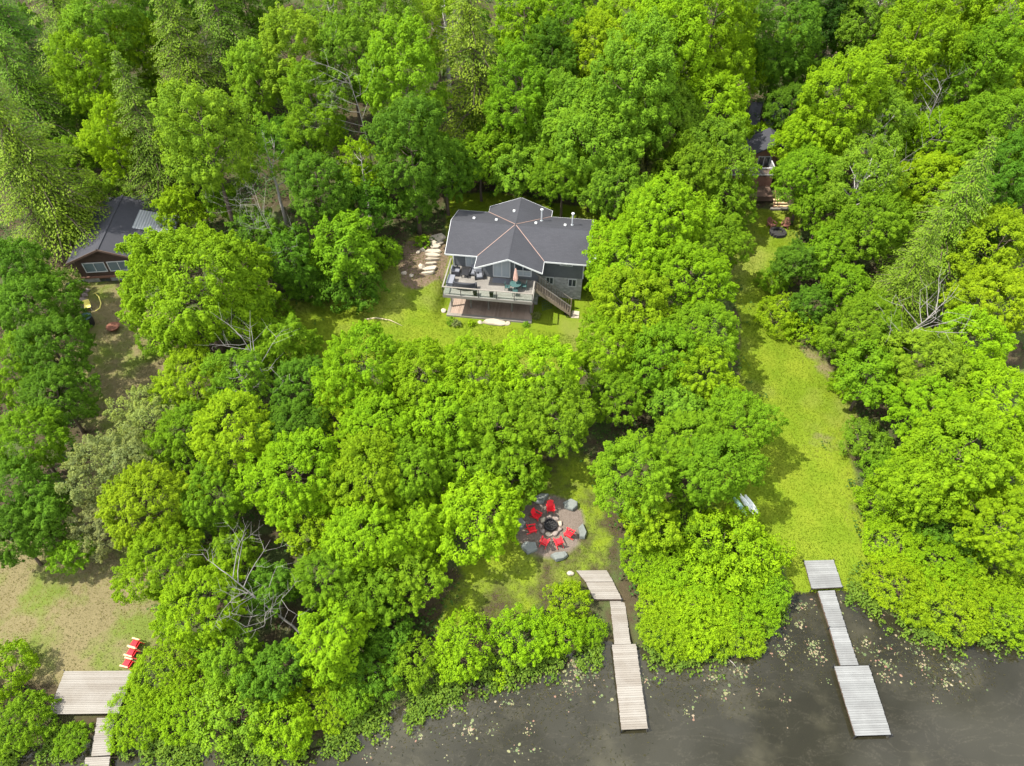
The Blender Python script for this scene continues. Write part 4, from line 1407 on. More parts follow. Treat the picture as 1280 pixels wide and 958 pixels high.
def floating_weeds():
    rg = np.random.default_rng(3)
    P, S, Cc = [], [], []
    blobs = [(955, 800, 2.6, 420), (985, 770, 1.8, 240), (1010, 820, 2.0, 260), (930, 845, 2.2, 160), (1110, 800, 2.2, 320), (1075, 815, 1.4, 160), (1150, 830, 2.4, 220),
             (1190, 845, 1.8, 260), (880, 840, 3.4, 260), (830, 835, 2.4, 160), (700, 848, 2.4, 330), (660, 855, 2.2, 160), (735, 850, 1.6, 120), (600, 880, 3.0, 170),
             (560, 905, 2.6, 140), (520, 915, 2.4, 90), (620, 915, 2.0, 60), (690, 900, 2.4, 60), (480, 935, 1.8, 70), (760, 835, 1.0, 60), (1000, 760, 1.0, 90)]
    for (px, py, r, n) in blobs:
        c = at_z(px, py, 0)
        k = max(3, n // 22)                         # pads hang together in small rafts
        cc = rg.normal(0, r * .55, (k, 2)) * [1.25, .8] + [c.x, c.y]
        w = rg.exponential(1, k)
        who = rg.choice(k, int(n * .5), p=w / w.sum())
        P.append(cc[who] + rg.normal(0, .24, (len(who), 2)) * rg.uniform(.4, 1.5, (len(who), 1)))
    n = 300                                         # fringe that hugs the bank
    x = rg.uniform(-6, 42, n)
    P.append(np.stack([x, shore(x) - rg.exponential(1.1, n) - .1], -1))
    P = np.concatenate(P)
    d = P[:, 1] - shore(P[:, 0])
    ok = d < -.05
    for (ax, ay, bx, by, w) in ((779, 806, 793, 912, .95), (1032, 738, 1062, 833, .85), (1064, 833, 1091, 919, 1.45)):
        a, b = at_z(ax, ay, .4), at_z(bx, by, .4)
        t = np.clip(((P[:, 0] - a.x) * (b.x - a.x) + (P[:, 1] - a.y) * (b.y - a.y)) / ((b.x - a.x) ** 2 + (b.y - a.y) ** 2), 0, 1)
        ok &= np.hypot(P[:, 0] - a.x - t * (b.x - a.x), P[:, 1] - a.y - t * (b.y - a.y)) > w
    P = P[ok]
    n = len(P)
    s = np.clip(rg.lognormal(-2.95, .42, n), .025, .13)
    k = 6
    a = np.arange(k) / k * 2 * pi
    ang = a[None] + rg.random((n, 1)) * 6
    el = rg.uniform(.45, 1.0, (n, 1))
    rot = rg.random((n, 1)) * pi
    ex, ey = np.cos(ang) * s[:, None], np.sin(ang) * s[:, None] * el
    X = P[:, :1] + ex * np.cos(rot) - ey * np.sin(rot)
    Y = P[:, 1:] + ex * np.sin(rot) + ey * np.cos(rot)
    Z = np.broadcast_to(.004 + rg.random((n, 1)) * .012, X.shape)
    V = np.stack([X, Y, Z], -1).reshape(-1, 3)
    me = bpy.data.meshes.new('floating_leaves')
    me.from_pydata(V.tolist(), [], np.arange(n * k).reshape(-1, k).tolist())
    m, nt, out = new_mat('lily_leaf')
    isl = N(nt, 'ShaderNodeNewGeometry').outputs['Random Per Island']
    c = ramp(nt, isl, [(0, (.03, .045, .015)), (.35, (.07, .095, .03)), (.6, (.12, .12, .05)), (.8, (.15, .125, .075)), (.92, (.13, .06, .04)), (1, (.21, .19, .12))])
    principled(nt, out, c, .5, .3)
    me.materials.append(m)
    o = link(bpy.data.objects.new('floating_leaves', me))
    tag(o, 'scattered lily leaves and weed scraps floating off the bank', 'water plants', kind='stuff')
    # weed just under and at the surface: thin tangled strands
    Vs = []
    for (px, py, r, nn) in blobs + [(1180, 838, 1.6, 420), (870, 850, 2.6, 500), (900, 830, 2.0, 300), (650, 870, 2.6, 300), (580, 895, 2.6, 300), (760, 930, 2.0, 140)]:
        c = at_z(px, py, 0)
        Vs.append(rg.normal(0, r * .6, (nn, 2)) * [1.3, .8] + [c.x, c.y])
    Q = np.concatenate(Vs)
    Q = Q[(Q[:, 1] - shore(Q[:, 0])) < -.05]
    m_ = len(Q)
    Pq = np.column_stack([Q, np.full(m_, .006) + rg.random(m_) * .03])
    Nq = unit(np.stack([rg.normal(0, .15, m_), rg.normal(0, .15, m_), np.ones(m_)], -1))
    Dq = np.stack([rg.normal(0, 1, m_), rg.normal(0, 1, m_), np.zeros(m_)], -1)
    L = rg.uniform(.08, .32, m_)
    Vq = leaf_quads(Pq, Nq, Dq, L, L * .13 + .012, .02)
    o = link(bpy.data.objects.new('water_weed', foliage_mesh('water_weed', Vq, rg.random(m_), M_LEAF)))
    o.color = (.045, .045, .024, 1)
    tag(o, 'dull strands of water weed tangled at the lake surface', 'water plants', kind='stuff')


floating_weeds()


# ------------------------------------------------------------------ plank surfaces: docks, landings, gangways
def lerp(a, b, t):
    return a + (b - a) * t


def plank_quad(name, quad, n, mat, label, cat='dock', th=.05, skirt=.16, legs=None, gap=.012, frame_mat=None, group=None, leg_h=1.3):
    """quad: four points far-left, far-right, near-right, near-left; planks run across, laid one after another"""
    a, b, c, d = [Vector(p) for p in quad]
    ctr = (a + b + c + d) / 4
    root = empty(name, ctr, 0, label, cat, group)
    a, b, c, d = a - ctr, b - ctr, c - ctr, d - ctr
    mb = MB()
    rg = random.Random(n)
    ln = ((a - d).length + (b - c).length) / 2
    g = gap / ln
    for i in range(n):
        t0, t1 = i / n + g / 2, (i + 1) / n - g / 2
        j0, j1 = rg.uniform(-.02, .02), rg.uniform(-.02, .02)
        ux = (b - a).normalized()
        p0, p1, p2, p3 = lerp(a, d, t0) - ux * j0, lerp(b, c, t0) + ux * j1, lerp(b, c, t1) + ux * j1, lerp(a, d, t1) - ux * j0
        dz = Vector((0, 0, th))
        w = Vector((0, 0, rg.uniform(-.004, .004)))
        mb.hexa([p3 - dz + w, p2 - dz + w, p1 - dz + w, p0 - dz + w], [p3 + w, p2 + w, p1 + w, p0 + w])
    mb.build('planks', mat, root)
    fr = MB()
    off = Vector((0, 0, -th - .005 - skirt / 2))
    inset = .05
    a2, b2, c2, d2 = [p * (1 - inset) + off for p in (a, b, c, d)]
    for p, q in ((a2, b2), (b2, c2), (c2, d2), (d2, a2), ((a2 + b2) / 2, (c2 + d2) / 2)):
        fr.bar(p, q, .06, skirt)
    fr.build('frame', frame_mat or M_DARKWOOD, root)
    for p in (legs or []):
        q = [a, b, c, d][p]
        q = q * 1.015
        MB().tube([(q.x, q.y, q.z - leg_h), (q.x, q.y, q.z + .10)], [.035, .035], 8).build('post', M_BLACK, root)
    return root


def quad_at(pts, z):
    return [at_z(x, y, z) for x, y in pts]


def quad_g(pts, up):
    return [on_ground(x, y, up) + Vector((0, 0, up)) for x, y in pts]


plank_quad('lake_dock', quad_at([(1043, 833), (1086, 832), (1114, 918.5), (1069.5, 920)], .42), 30, M_DOCK_GREY,
           'wide silver grey floating dock furthest out beyond the grass lane', legs=(0, 1, 2, 3))
plank_quad('gangway', quad_at([(1037, 784.5), (1057, 784), (1073, 831.5), (1051, 832)], .40), 17, M_DOCK_GREY,
           'silver grey gangway half touching the wide silver dock', 'gangway', legs=(0, 1))
plank_quad('gangway', quad_at([(1022.5, 739), (1043, 738), (1057, 783.5), (1037, 784)], .44), 17, M_DOCK_GREY,
           'silver grey gangway half touching the shore landing at the lane end', 'gangway')
_q = quad_g([(1005, 701), (1042, 700), (1051, 737), (1013, 739)], .22)
_zq = max(p.z for p in _q)
plank_quad('landing_deck', [Vector((p.x, p.y, _zq)) for p in _q], 13, M_DOCK_GREY, 'grey plank landing on the grass at the lake end of the lane', 'landing', legs=(0, 1, 2, 3), leg_h=.9)
plank_quad('lake_dock', quad_at([(765, 806), (795, 805), (809.8, 911), (777, 912.5)], .42), 37, M_DOCK_TAN,
           'long narrow tan dock in the middle reaching into open water', legs=(0, 1, 2, 3))
plank_quad('gangway', quad_at([(762.5, 751.5), (780.5, 751), (788.4, 805), (768.3, 805.5)], .50), 22, M_DOCK_TAN,
           'narrow tan walkway squeezed between bright shrubs', 'gangway')
_q = quad_g([(732.5, 728.8), (767, 728), (777, 750.5), (742, 751)], .2)
plank_quad('landing_deck', [Vector((p.x, p.y, .86)) for p in _q], 9, M_DOCK_TAN, 'tan landing section next to the narrow tan walkway', 'landing', legs=(2, 3), leg_h=.9)
_q = quad_g([(720, 713.5), (758.5, 712.6), (766.6, 727.4), (732, 728.2)], .2)
plank_quad('landing_deck', [Vector((p.x, p.y, .87)) for p in _q], 7, M_DOCK_TAN, 'tan landing section on the grass nearest the fire pit', 'landing')
_q = quad_g([(81.4, 839.5), (166, 838.8), (152, 895), (63.9, 896)], .2)
_zq = max(p.z for p in _q) + .05
plank_quad('landing_deck', [Vector((p.x, p.y, _zq)) for p in _q], 24, M_DOCK_TAN, 'large square weathered plank platform beside the dry lawn', 'platform', legs=(0, 2, 3), leg_h=1.2)
plank_quad('gangway', quad_at([(121.3, 897.5), (142.8, 897.5), (137.4, 944), (114, 945.5)], .55), 17, M_DOCK_TAN,
           'plank walkway running from the square platform to the water', 'gangway')
plank_quad('gangway', quad_at([(107, 947), (137.5, 945.8), (128, 1010), (94, 1010)], .46), 24, M_DOCK_TAN,
           'plank dock section cut by the lower photo edge', 'dock')


# ------------------------------------------------------------------ red chairs
def slat_fan(mb, n, w0, w1, h, y0, lean, curve=.05, th=.022, z0=.30):
    for k in range(n):
        t = (k + .5) / n * 2 - 1
        hh = h * (1 - .22 * t * t)
        b0, b1 = w0 / n * .46, w1 / n * .46
        x0, x1 = t * w0 / 2, t * w1 / 2
        yb, yt = y0, y0 + lean * hh
        bot = [(x0 - b0, yb, z0), (x0 + b0, yb, z0), (x0 + b0, yb + th, z0), (x0 - b0, yb + th, z0)]
        top = [(x1 - b1, yt, z0 + hh), (x1 + b1, yt, z0 + hh), (x1 + b1, yt + th, z0 + hh), (x1 - b1, yt + th, z0 + hh)]
        mb.hexa(bot, top)


def adirondack(label, arm_mat, loc, rz, group, size=.76):
    """faces -y: sloped slat seat, fanned slat back, broad arms"""
    root = empty('garden_chair', loc, rz, label, 'chair', group)
    root.scale = (size,) * 3
    s = MB()
    for k in range(6):
        y0 = -.38 + k * .115
        z = .37 - k * .022
        s.hexa([(-.29, y0, z - .028), (.29, y0, z - .028), (.29, y0 + .105, z - .05), (-.29, y0 + .105, z - .05)],
               [(-.29, y0, z), (.29, y0, z), (.29, y0 + .105, z - .022), (-.29, y0 + .105, z - .022)])
    s.build('seat', M_RED, root)
    b = MB()
    slat_fan(b, 6, .50, .72, .78, .25, .38)
    b.bar((-.27, .40, .60), (.27, .40, .60), .03, .07)
    b.build('backrest', M_RED, root)
    for sx in (-1, 1):
        a = MB()
        x = sx * .37
        a.hexa([(x - .075, -.45, .565), (x + .075, -.45, .565), (x + .055, .38, .585), (x - .055, .38, .585)],
               [(x - .075, -.45, .592), (x + .075, -.45, .592), (x + .055, .38, .612), (x - .055, .38, .612)])
        a.build('armrest', arm_mat, root, bevel=.012)
        MB().box(sx * .33 - .018, sx * .33 + .018, -.40, -.29, 0, .564).build('leg', M_RED, root)
        MB().bar((sx * .31, -.34, .30), (sx * .31, .62, .04), .035, .10).build('leg', M_RED, root)
    return root


FIRE = Vector((PIT.x, PIT.y, ground(PIT.x, PIT.y) + .03))
pit_chairs = [(688.2, 634.5, 'red garden chair at the uphill side of the fire pit, backed by the wood'),
              (670.7, 643.5, 'red garden chair between the uphill chair and the shrub edge, angled over the gravel'),
              (665.0, 660.5, 'red garden chair beside the hidden boulder on the tree side of the fire pit'),
              (680.7, 676.8, 'red garden chair with its back to the lake beside the mossy corner boulder'),
              (698.2, 676.8, 'red garden chair with its back to the lake beside the lowest boulder'),
              (711.4, 666.1, 'red garden chair standing alone by the boulder on the lawn side')]
for px, py, lab in pit_chairs:
    p = on_ground(px, py, .4)
    v = FIRE - p
    adirondack(lab, M_RED, p + Vector((0, 0, .03)), atan2(v.y, v.x) + pi / 2 + random.uniform(-.12, .12), 'red chairs round the fire pit')
for px, py, lab in ((168.6, 805, 'red lounge chair with tan arms, uphill end of the row by the dry lawn'),
                    (164.2, 816, 'red lounge chair with tan arms in the middle of the row of three'),
                    (159.2, 829.5, 'red lounge chair with tan arms next to the plank platform')):
    adirondack(lab, M_TANWOOD, on_ground(px, py, .3) + Vector((0, 0, .02)), -pi / 2 - .25, 'red chairs in a row by the plank platform')

# fire pit: steel ring with charred logs, ring stones and seat boulders about it
root_ = empty('fire_pit', FIRE, 0, 'black steel fire ring with ash and charred logs inside the stone circle', 'fire pit')
mb = MB()
for k in range(20):
    a0, a1 = 2 * pi * k / 20, 2 * pi * (k + 1) / 20
    mb.hexa([(.46 * cos(a0), .46 * sin(a0), -.02), (.50 * cos(a0), .50 * sin(a0), -.02), (.50 * cos(a1), .50 * sin(a1), -.02), (.46 * cos(a1), .46 * sin(a1), -.02)],
            [(.46 * cos(a0), .46 * sin(a0), .30), (.50 * cos(a0), .50 * sin(a0), .30), (.50 * cos(a1), .50 * sin(a1), .30), (.46 * cos(a1), .46 * sin(a1), .30)])
mb.build('ring', M_BLACK, root_)
mb = MB()
mb.add([(0, 0, .07)] + [(.455 * cos(2 * pi * k / 20), .455 * sin(2 * pi * k / 20), .04) for k in range(20)], [(0, 1 + k, 1 + (k + 1) % 20) for k in range(20)])
mb.build('ash_bed', M_ASH, root_)
for k in range(4):
    a = k * .8 + .3
    MB().tube([(-.33 * cos(a), -.33 * sin(a), .10 + .05 * k), (.30 * cos(a), .33 * sin(a), .14 + .05 * k)], [.05, .045], 7).build('log', M_ASH, root_)
mb = MB()
for k in range(7):
    mb.bar((-.45 + .15 * k, -.42 * sqrt(max(.05, 1 - (k - 3) ** 2 / 10)), .31), (-.45 + .15 * k, .42 * sqrt(max(.05, 1 - (k - 3) ** 2 / 10)), .31), .014)
mb.build('grate', M_BLACK, root_)
for k in range(9):
    a = 2 * pi * k / 9 + .3
    me = rock_mesh(300 + k, random.uniform(.24, .31), random.uniform(.17, .22), random.uniform(.14, .2), M_PINKROCK if k % 3 else M_LIME, 'ring_stone')
    o = link(bpy.data.objects.new('ring_stone', me))
    o.location = (FIRE.x + .78 * cos(a), FIRE.y + .78 * sin(a), FIRE.z + .06)
    o.rotation_euler = (random.uniform(-.2, .2), random.uniform(-.2, .2), a + pi / 2)
    tag(o, 'rounded fieldstone in the ring around the black fire pit', 'stone', 'stones ringing the fire pit')
for i, (px, py, sx, sy, rz, lab) in enumerate((
        (677, 622.5, .85, .55, .35, 'grey seat boulder behind the uphill red chairs under the branches'),
        (713, 630.7, .72, .52, -.5, 'grey seat boulder at the upper lawn corner of the gravel circle'),
        (728.3, 664.5, .50, .78, .1, 'upright looking grey boulder on the lawn side of the gravel circle'),
        (700.3, 695, .82, .46, .1, 'flat topped grey boulder at the lake side of the gravel circle'),
        (662.5, 684, .80, .62, -.6, 'grey boulder half covered by leaves at the lake corner of the gravel'),
        (650.6, 652.6, .42, .72, .2, 'grey boulder mostly hidden by maple leaves beside the gravel'))):
    p = on_ground(px, py, .25)
    me = slab_mesh(330 + i, sx * .84, sy * .84, .24, M_ROCK, 'boulder', 5 + i % 2)
    o = link(bpy.data.objects.new('boulder', me))
    o.location = p + Vector((0, 0, .16))
    o.rotation_euler = (0, 0, rz)
    tag(o, lab, 'boulder', 'seat boulders round the gravel circle')
p = on_ground(713, 717)
o = link(bpy.data.objects.new('boulder', rock_mesh(350, .30, .25, .2, M_LIME, 'boulder')))
o.location = p + Vector((0, 0, .08))
tag(o, 'small pale stone at the lawn corner of the tan landing', 'stone')


# ------------------------------------------------------------------ kayaks upside down under the trees
def kayak(pa, pb, width, mat, label):
    a, b = on_ground(*pa, .2), on_ground(*pb, .2)
    v = (b - a)
    v.z = 0
    L = v.length * 1.35
    d = v.normalized()
    b = b + Vector((0, 0, .02))
    ctr = b - d * L / 2
    ctr.z = b.z
    root = empty('kayak', ctr, atan2(d.y, d.x), label, 'kayak', 'kayaks stored under the trees')
    n, m = 17, 9
    V, Fc = [], []
    for i in range(n):
        t = i / (n - 1) * 2 - 1
        w = width / 2 * (1 - abs(t) ** 2.4) + .012
        h = .30 * (1 - abs(t) ** 3.2) + .02
        for k in range(m):
            a_ = pi * k / (m - 1)
            V.append((t * L / 2, w * cos(a_), h * sin(a_) ** .8 + .02 + .05 * t * t))
    for i in range(n - 1):
        for k in range(m - 1):
            Fc.append((i * m + k, i * m + k + 1, (i + 1) * m + k + 1, (i + 1) * m + k))
        Fc.append((i * m, (i + 1) * m, (i + 1) * m + m - 1, i * m + m - 1))
    MB().add(V, Fc).build('hull', mat, root, smooth_=True)
    MB().bar((-L / 2 * .8, 0, .335), (L / 2 * .8, 0, .335), .03, .03).build('keel', mat, root)
    return root


kayak((928.5, 621.5), (942, 642), .40, M_KAYAK, 'pale upturned kayak nearest the shaded wood, in the pair by the lawn')
kayak((935, 622.5), (948.5, 643), .40, M_KAYAK, 'pale upturned kayak on the lawn side of the pair')
kayak((921, 625), (934, 644), .44, M_KAYAKG, 'greenish upturned kayak half hidden under the branches')

# loose sticks and litter
def stick(name, pts, r, mat, label, up=.05, water=False):
    P_ = [(at_z(x, y, .03) if water else on_ground(x, y)) + Vector((0, 0, up)) for x, y in pts]
    o_ = P_[0].copy()
    ob = MB().tube([p - o_ for p in P_], [r * (1 - .7 * k / (len(P_) - 1)) for k in range(len(P_))], 6).build(name, mat, None, smooth_=True)
    ob.location = o_
    return tag(ob, label, 'branch')


stick('fallen_branch', [(456, 400), (470, 398), (488, 401), (503, 408)], .07, M_DRYBRANCH, 'pale fallen branch lying across the house lawn by the maples')
stick('driftwood', [(1079, 744), (1074, 751), (1069, 758)], .09, M_DRYBRANCH, 'tan driftwood stick leaning on the bank beside the silver gangway', .12)
stick('driftwood', [(908, 822), (916, 829), (920, 834)], .05, M_DEADWOOD, 'bleached stick floating among the lily leaves', .02, True)
stick('driftwood', [(455, 828), (462, 838), (476, 848)], .06, M_DEADWOOD, 'grey dead branch hanging over the bank by the dark shrub', .5)


# ------------------------------------------------------------------ the grey house (local frame: x along the front, y to the back, z above lake)
house = empty('house', (HO.x, HO.y, 0), HA, 'grey bungalow with crossing charcoal roof gables above the raised deck', 'house')
EZ, RISE = 8.0, 1.3
W_, D_, RY = 13.65, 7.3, 3.65                       # roof plan
GX0, GX1, GXM, GY0, GY1 = 3.1, 9.42, 6.26, -1.78, 8.35


def solid_sheet(polys, th):
    mb = MB()
    for poly in polys:
        n = len(poly)
        top = [Vector(p) for p in poly]
        bot = [p - Vector((0, 0, th)) for p in top]
        b = len(mb.v)
        mb.v += [tuple(p) for p in top + bot]
        mb.f.append(tuple(b + i for i in range(n)))
        mb.f.append(tuple(b + n + i for i in reversed(range(n))))
        for i in range(n):
            j = (i + 1) % n
            mb.f.append((b + j, b + i, b + n + i, b + n + j))
    return mb


E0, R0 = EZ, EZ + RISE
roof_polys = [
    [(0, 0, E0), (GX0, 0, E0), (GXM, RY, R0), (0, RY, R0)],
    [(GX1, 0, E0), (W_, 0, E0), (W_, RY, R0), (GXM, RY, R0)],
    [(0, RY, R0), (GXM, RY, R0), (GX0, D_, E0), (0, D_, E0)],
    [(GXM, RY, R0), (W_, RY, R0), (W_, D_, E0), (GX1, D_, E0)],
    [(GX0, 0, E0), (GX0, GY0, E0), (GXM, GY0, R0), (GXM, RY, R0)],
    [(GX1, GY0, E0), (GX1, 0, E0), (GXM, RY, R0), (GXM, GY0, R0)],
    [(GX0, D_, E0), (GXM, RY, R0), (GXM, GY1, R0), (GX0, GY1, E0)],
    [(GX1, D_, E0), (GX1, GY1, E0), (GXM, GY1, R0), (GXM, RY, R0)],
]
roof = solid_sheet(roof_polys, .10).build('roof', M_SHINGLE, house)
caps = MB()
for a, b in (((0, RY), (W_, RY)), ((GXM, GY0), (GXM, GY1))):
    caps.bar((a[0], a[1], R0 - .012), (b[0], b[1], R0 - .012), .08, .03)
caps.build('ridge_cap', M_SHINGLE, roof)
for (ex, ey) in ((GX0, 0), (GX1, 0), (GX0, D_), (GX1, D_)):
    MB().bar((GXM + (ex - GXM) * .02, RY + (ey - RY) * .02, R0 + .01), (ex, ey, E0 + .02), .06, .03).build('valley_flashing', M_FLASH, roof)
fa = MB()
def fas(a, b):
    fa.bar((a[0], a[1], a[2] - .085), (b[0], b[1], b[2] - .085), .04, .14)
fas((-.025, -.025, E0), (GX0, -.025, E0)); fas((GX1, -.025, E0), (W_ + .025, -.025, E0))
fas((-.025, D_ + .025, E0), (GX0, D_ + .025, E0)); fas((GX1, D_ + .025, E0), (W_ + .025, D_ + .025, E0))
for x in (-.025, W_ + .025):
    fas((x, -.05, E0), (x, RY, R0)); fas((x, RY, R0), (x, D_ + .05, E0))
for y in (GY0 - .025, GY1 + .025):
    fas((GX0 - .04, y, E0), (GXM, y, R0)); fas((GXM, y, R0), (GX1 + .04, y, E0))
for x in (GX0 - .025, GX1 + .025):
    fas((x, GY0, E0), (x, -.05, E0)); fas((x, D_ + .05, E0), (x, GY1, E0))
fa.build('fascia', M_WHITE, roof)
for (x, y) in ((2.07, 4.49), (4.27, 4.49), (5.82, 6.04), (8.15, 4.39), (10.98, 4.44)):
    slope = R0 - abs(y - RY) / RY * RISE if x < GX0 or x > GX1 or abs(x - GXM) > abs(y - RY) * .86 else R0 - abs(x - GXM) / 3.16 * RISE
    vmb = MB().box(x - .10, x + .10, y - .11, y + .11, slope - .08, slope + .10)
    vmb.hexa([(x - .13, y - .14, slope + .10), (x + .13, y - .14, slope + .10), (x + .13, y + .14, slope + .10), (x - .13, y + .14, slope + .10)],
             [(x - .10, y - .12, slope + .17), (x + .10, y - .12, slope + .17), (x + .10, y + .12, slope + .17), (x - .10, y + .12, slope + .17)])
    vmb.build('roof_vent', M_WHITE, roof)
for (x, y, h) in ((8.6, 5.57, 1.25), (11.65, 4.92, 1.25)):
    sl = R0 - abs(y - RY) / RY * RISE
    ch = MB().tube([(x, y, sl - .1), (x, y, sl + h)], [.085, .085], 12).tube([(x, y, sl - .05), (x, y, sl + .06)], [.18, .12], 12).build('chimney', M_GALV, roof, smooth_=False)
    MB().tube([(x, y, sl + h + .003), (x, y, sl + h + .10), (x, y, sl + h + .17)], [.15, .15, .03], 12).build('cap', M_WHITE, ch)

FW, WW, LB = 1.2, 0.0, 5.3                          # main front wall y, wing wall y, top of the stone basement


def gable_box(mb, x0, x1, y0, y1, z0, z1, apex=None, ends=(True, True)):
    mb.box(x0, x1, y0, y1, z0, z1)


wl = MB()
wl.box(.5, 13.15, FW, 6.5, LB, EZ + .02)
wl.box(3.55, 8.97, WW, FW, 5.3, EZ - .05)
wl.box(3.55, 8.97, 6.5, 8.0, 3.8, EZ - .05)
for y in (WW, 7.9):                                 # gable triangles over the wings
    wl.hexa([(3.55, y, EZ - .05), (8.97, y, EZ - .05), (8.97, y + .1, EZ - .05), (3.55, y + .1, EZ - .05)],
            [(GXM - .05, y, R0 - .18), (GXM + .05, y, R0 - .18), (GXM + .05, y + .1, R0 - .18), (GXM - .05, y + .1, R0 - .18)])
for x in (.5, 13.05):
    wl.hexa([(x, FW, EZ + .02), (x + .1, FW, EZ + .02), (x + .1, 6.5, EZ + .02), (x, 6.5, EZ + .02)],
            [(x, RY - .05, R0 - .14), (x + .1, RY - .05, R0 - .14), (x + .1, RY + .05, R0 - .14), (x, RY + .05, R0 - .14)])
wl.build('wall', M_SIDING, house)
MB().box(.54, 13.11, FW + .04, 6.46, 1.6, LB - .003).box(3.6, 8.92, WW + .05, FW + .04, 1.6, 5.295).build('basement_wall', M_STONEWALL, house)
sof = MB().box(.03, GX0, .03, FW, EZ - .13, EZ - .115).box(GX1, 13.62, .03, FW, EZ - .13, EZ - .115)
sof.build('soffit', M_WHITE, roof)


def window(x0, x1, y, z0, z1, cols=2, rows=1, fill=None, fw=.07, parent=house, name='window', split_fill=None, mat_f=None):
    """frame stands 6 cm proud of a wall that faces -y"""
    fr = MB()
    y0, y1 = y - .06, y - .002
    fr.box(x0, x1, y0, y1, z0, z0 + fw).box(x0, x1, y0, y1, z1 - fw, z1)
    fr.box(x0, x0 + fw, y0, y1, z0 + fw, z1 - fw).box(x1 - fw, x1, y0, y1, z0 + fw, z1 - fw)
    for c in range(1, cols):
        x = x0 + (x1 - x0) * c / cols
        fr.box(x - fw * .4, x + fw * .4, y0 + .003, y1, z0 + fw, z1 - fw)
    if rows > 1:
        z = z0 + (z1 - z0) * .36
        fr.box(x0 + fw, x1 - fw, y0 + .005, y1, z - fw * .6, z + fw * .6)
    f = fr.build(name, mat_f or M_WHITE, parent)
    if split_fill is None:
        MB().box(x0 + fw, x1 - fw, y - .03, y - .01, z0 + fw, z1 - fw).build('pane', fill or M_GLASS, f)
    else:
        zc = z0 + (z1 - z0) * .36
        MB().box(x0 + fw, x1 - fw, y - .03, y - .01, zc, z1 - fw).build('pane', M_GLASS, f)
        MB().box(x0 + fw, x1 - fw, y - .028, y - .012, z0 + fw, zc).build('pane', split_fill, f)
    return f


window(1.68, 2.98, FW, 5.75, 7.82, 2, 1, M_CURTAIN, .10, name='sliding_door')
window(4.55, 6.25, WW, 5.74, 7.86, 2, 1, M_CURTAIN, .11, name='sliding_door')
window(6.60, 8.30, WW, 6.05, 7.84, 2, 2, None, .10, split_fill=M_CURTAIN)
window(10.85, 12.1, FW, 6.75, 7.55, 2, 1, None, .09)
window(9.56, 10.34, FW + .04, 4.35, 5.22, 2, 1, None, .08)
window(11.75, 12.58, FW + .04, 4.25, 5.2, 2, 1, None, .08)
MB().box(.44, .56, FW - .06, FW - .003, 5.4, EZ - .14).box(13.09, 13.21, FW - .06, FW - .003, 5.35, EZ - .14).build('corner_trim', M_WHITE, house)
MB().tube([(3.42, FW - .1, EZ - .2), (3.42, FW - .1, 5.75)], [.045, .045], 8).build('downpipe', M_WHITE, house)
tbm = MB().tube([(13.72, 1.6, 7.75), (13.95, 1.45, 7.95)], [.02, .02], 6)
for k in range(3):
    r = .10 + .1 * k
tbm.tube([(13.95, 1.45, 7.95), (13.99, 1.36, 8.02), (14.02, 1.28, 8.08)], [.06, .24, .30], 12, False)
tbm.build('satellite_dish', M_WHITE, house)

# ------------------------------------------------------------------ raised deck with glass railing and staircase
DZ = 5.7
deck = empty('raised_deck', (HO.x, HO.y, 0), HA, 'raised timber deck with clear glass railing along the lake side of the grey house', 'deck')
DX0, DX1, DY0 = .30, 8.70, -3.25
fl = MB()
rg_ = random.Random(4)
nb_ = 31
for i in range(nb_):
    y0 = DY0 + (FW - DY0) * i / nb_
    y1 = DY0 + (FW - DY0) * (i + 1) / nb_ - .012
    if y1 <= WW - .01:
        fl.box(DX0, DX1, y0, y1, DZ - .04, DZ + rg_.uniform(-.002, .002))
    else:
        fl.box(DX0, 3.5, y0, y1, DZ - .04, DZ + rg_.uniform(-.002, .002))
fl.build('deck_floor', M_DECK, deck)
fr = MB()
fr.box(DX0, DX1, DY0 - .045, DY0 - .003, DZ - .32, DZ - .003)
fr.box(DX0 - .045, DX0 - .003, DY0 - .045, FW - .05, DZ - .32, DZ - .003)
fr.box(DX1 + .003, DX1 + .045, DY0 - .045, WW - .05, DZ - .32, DZ - .003)
fr.box(DX0 + .05, DX1 - .05, -1.55, -1.33, DZ - .34, DZ - .05)
for k in range(9):
    x = DX0 + .3 + k * (DX1 - DX0 - .6) / 8
    fr.box(x - .025, x + .025, DY0 + .003, WW - .06, DZ - .22, DZ - .044)
fr.build('deck_frame', M_DECK, deck)
for x in (.62, 2.54, 4.28, 6.58, 8.42):
    MB().box(x - .08, x + .08, -1.52, -1.36, 2.5, DZ - .345).build('post', M_DECK, deck)
RAILH = .98
rl = MB()
rl.box(DX0 - .07, DX1 + .07, DY0 - .08, DY0 + .06, DZ + RAILH - .04, DZ + RAILH)
rl.box(DX0 - .07, DX0 + .06, DY0 + .06, FW - .1, DZ + RAILH - .04, DZ + RAILH)
rl.box(DX1 - .06, DX1 + .07, DY0 + .06, -1.30, DZ + RAILH - .04, DZ + RAILH)
rl.build('handrail', M_DOCK_TAN, deck)
M_SPINDLE = M_BLACK
xs_ = [DX0, 1.98, 3.66, 5.34, 7.02, DX1]
for i, x in enumerate(xs_):
    MB().box(x - .03, x + .03, DY0 - .03, DY0 + .03, DZ, DZ + RAILH - .042).build('rail_post', M_SPINDLE, deck)
for i in range(5):
    MB().box(xs_[i] + .05, xs_[i + 1] - .05, DY0 - .006, DY0 + .006, DZ + .08, DZ + RAILH - .06).build('glass_panel', M_CLEAR, deck)
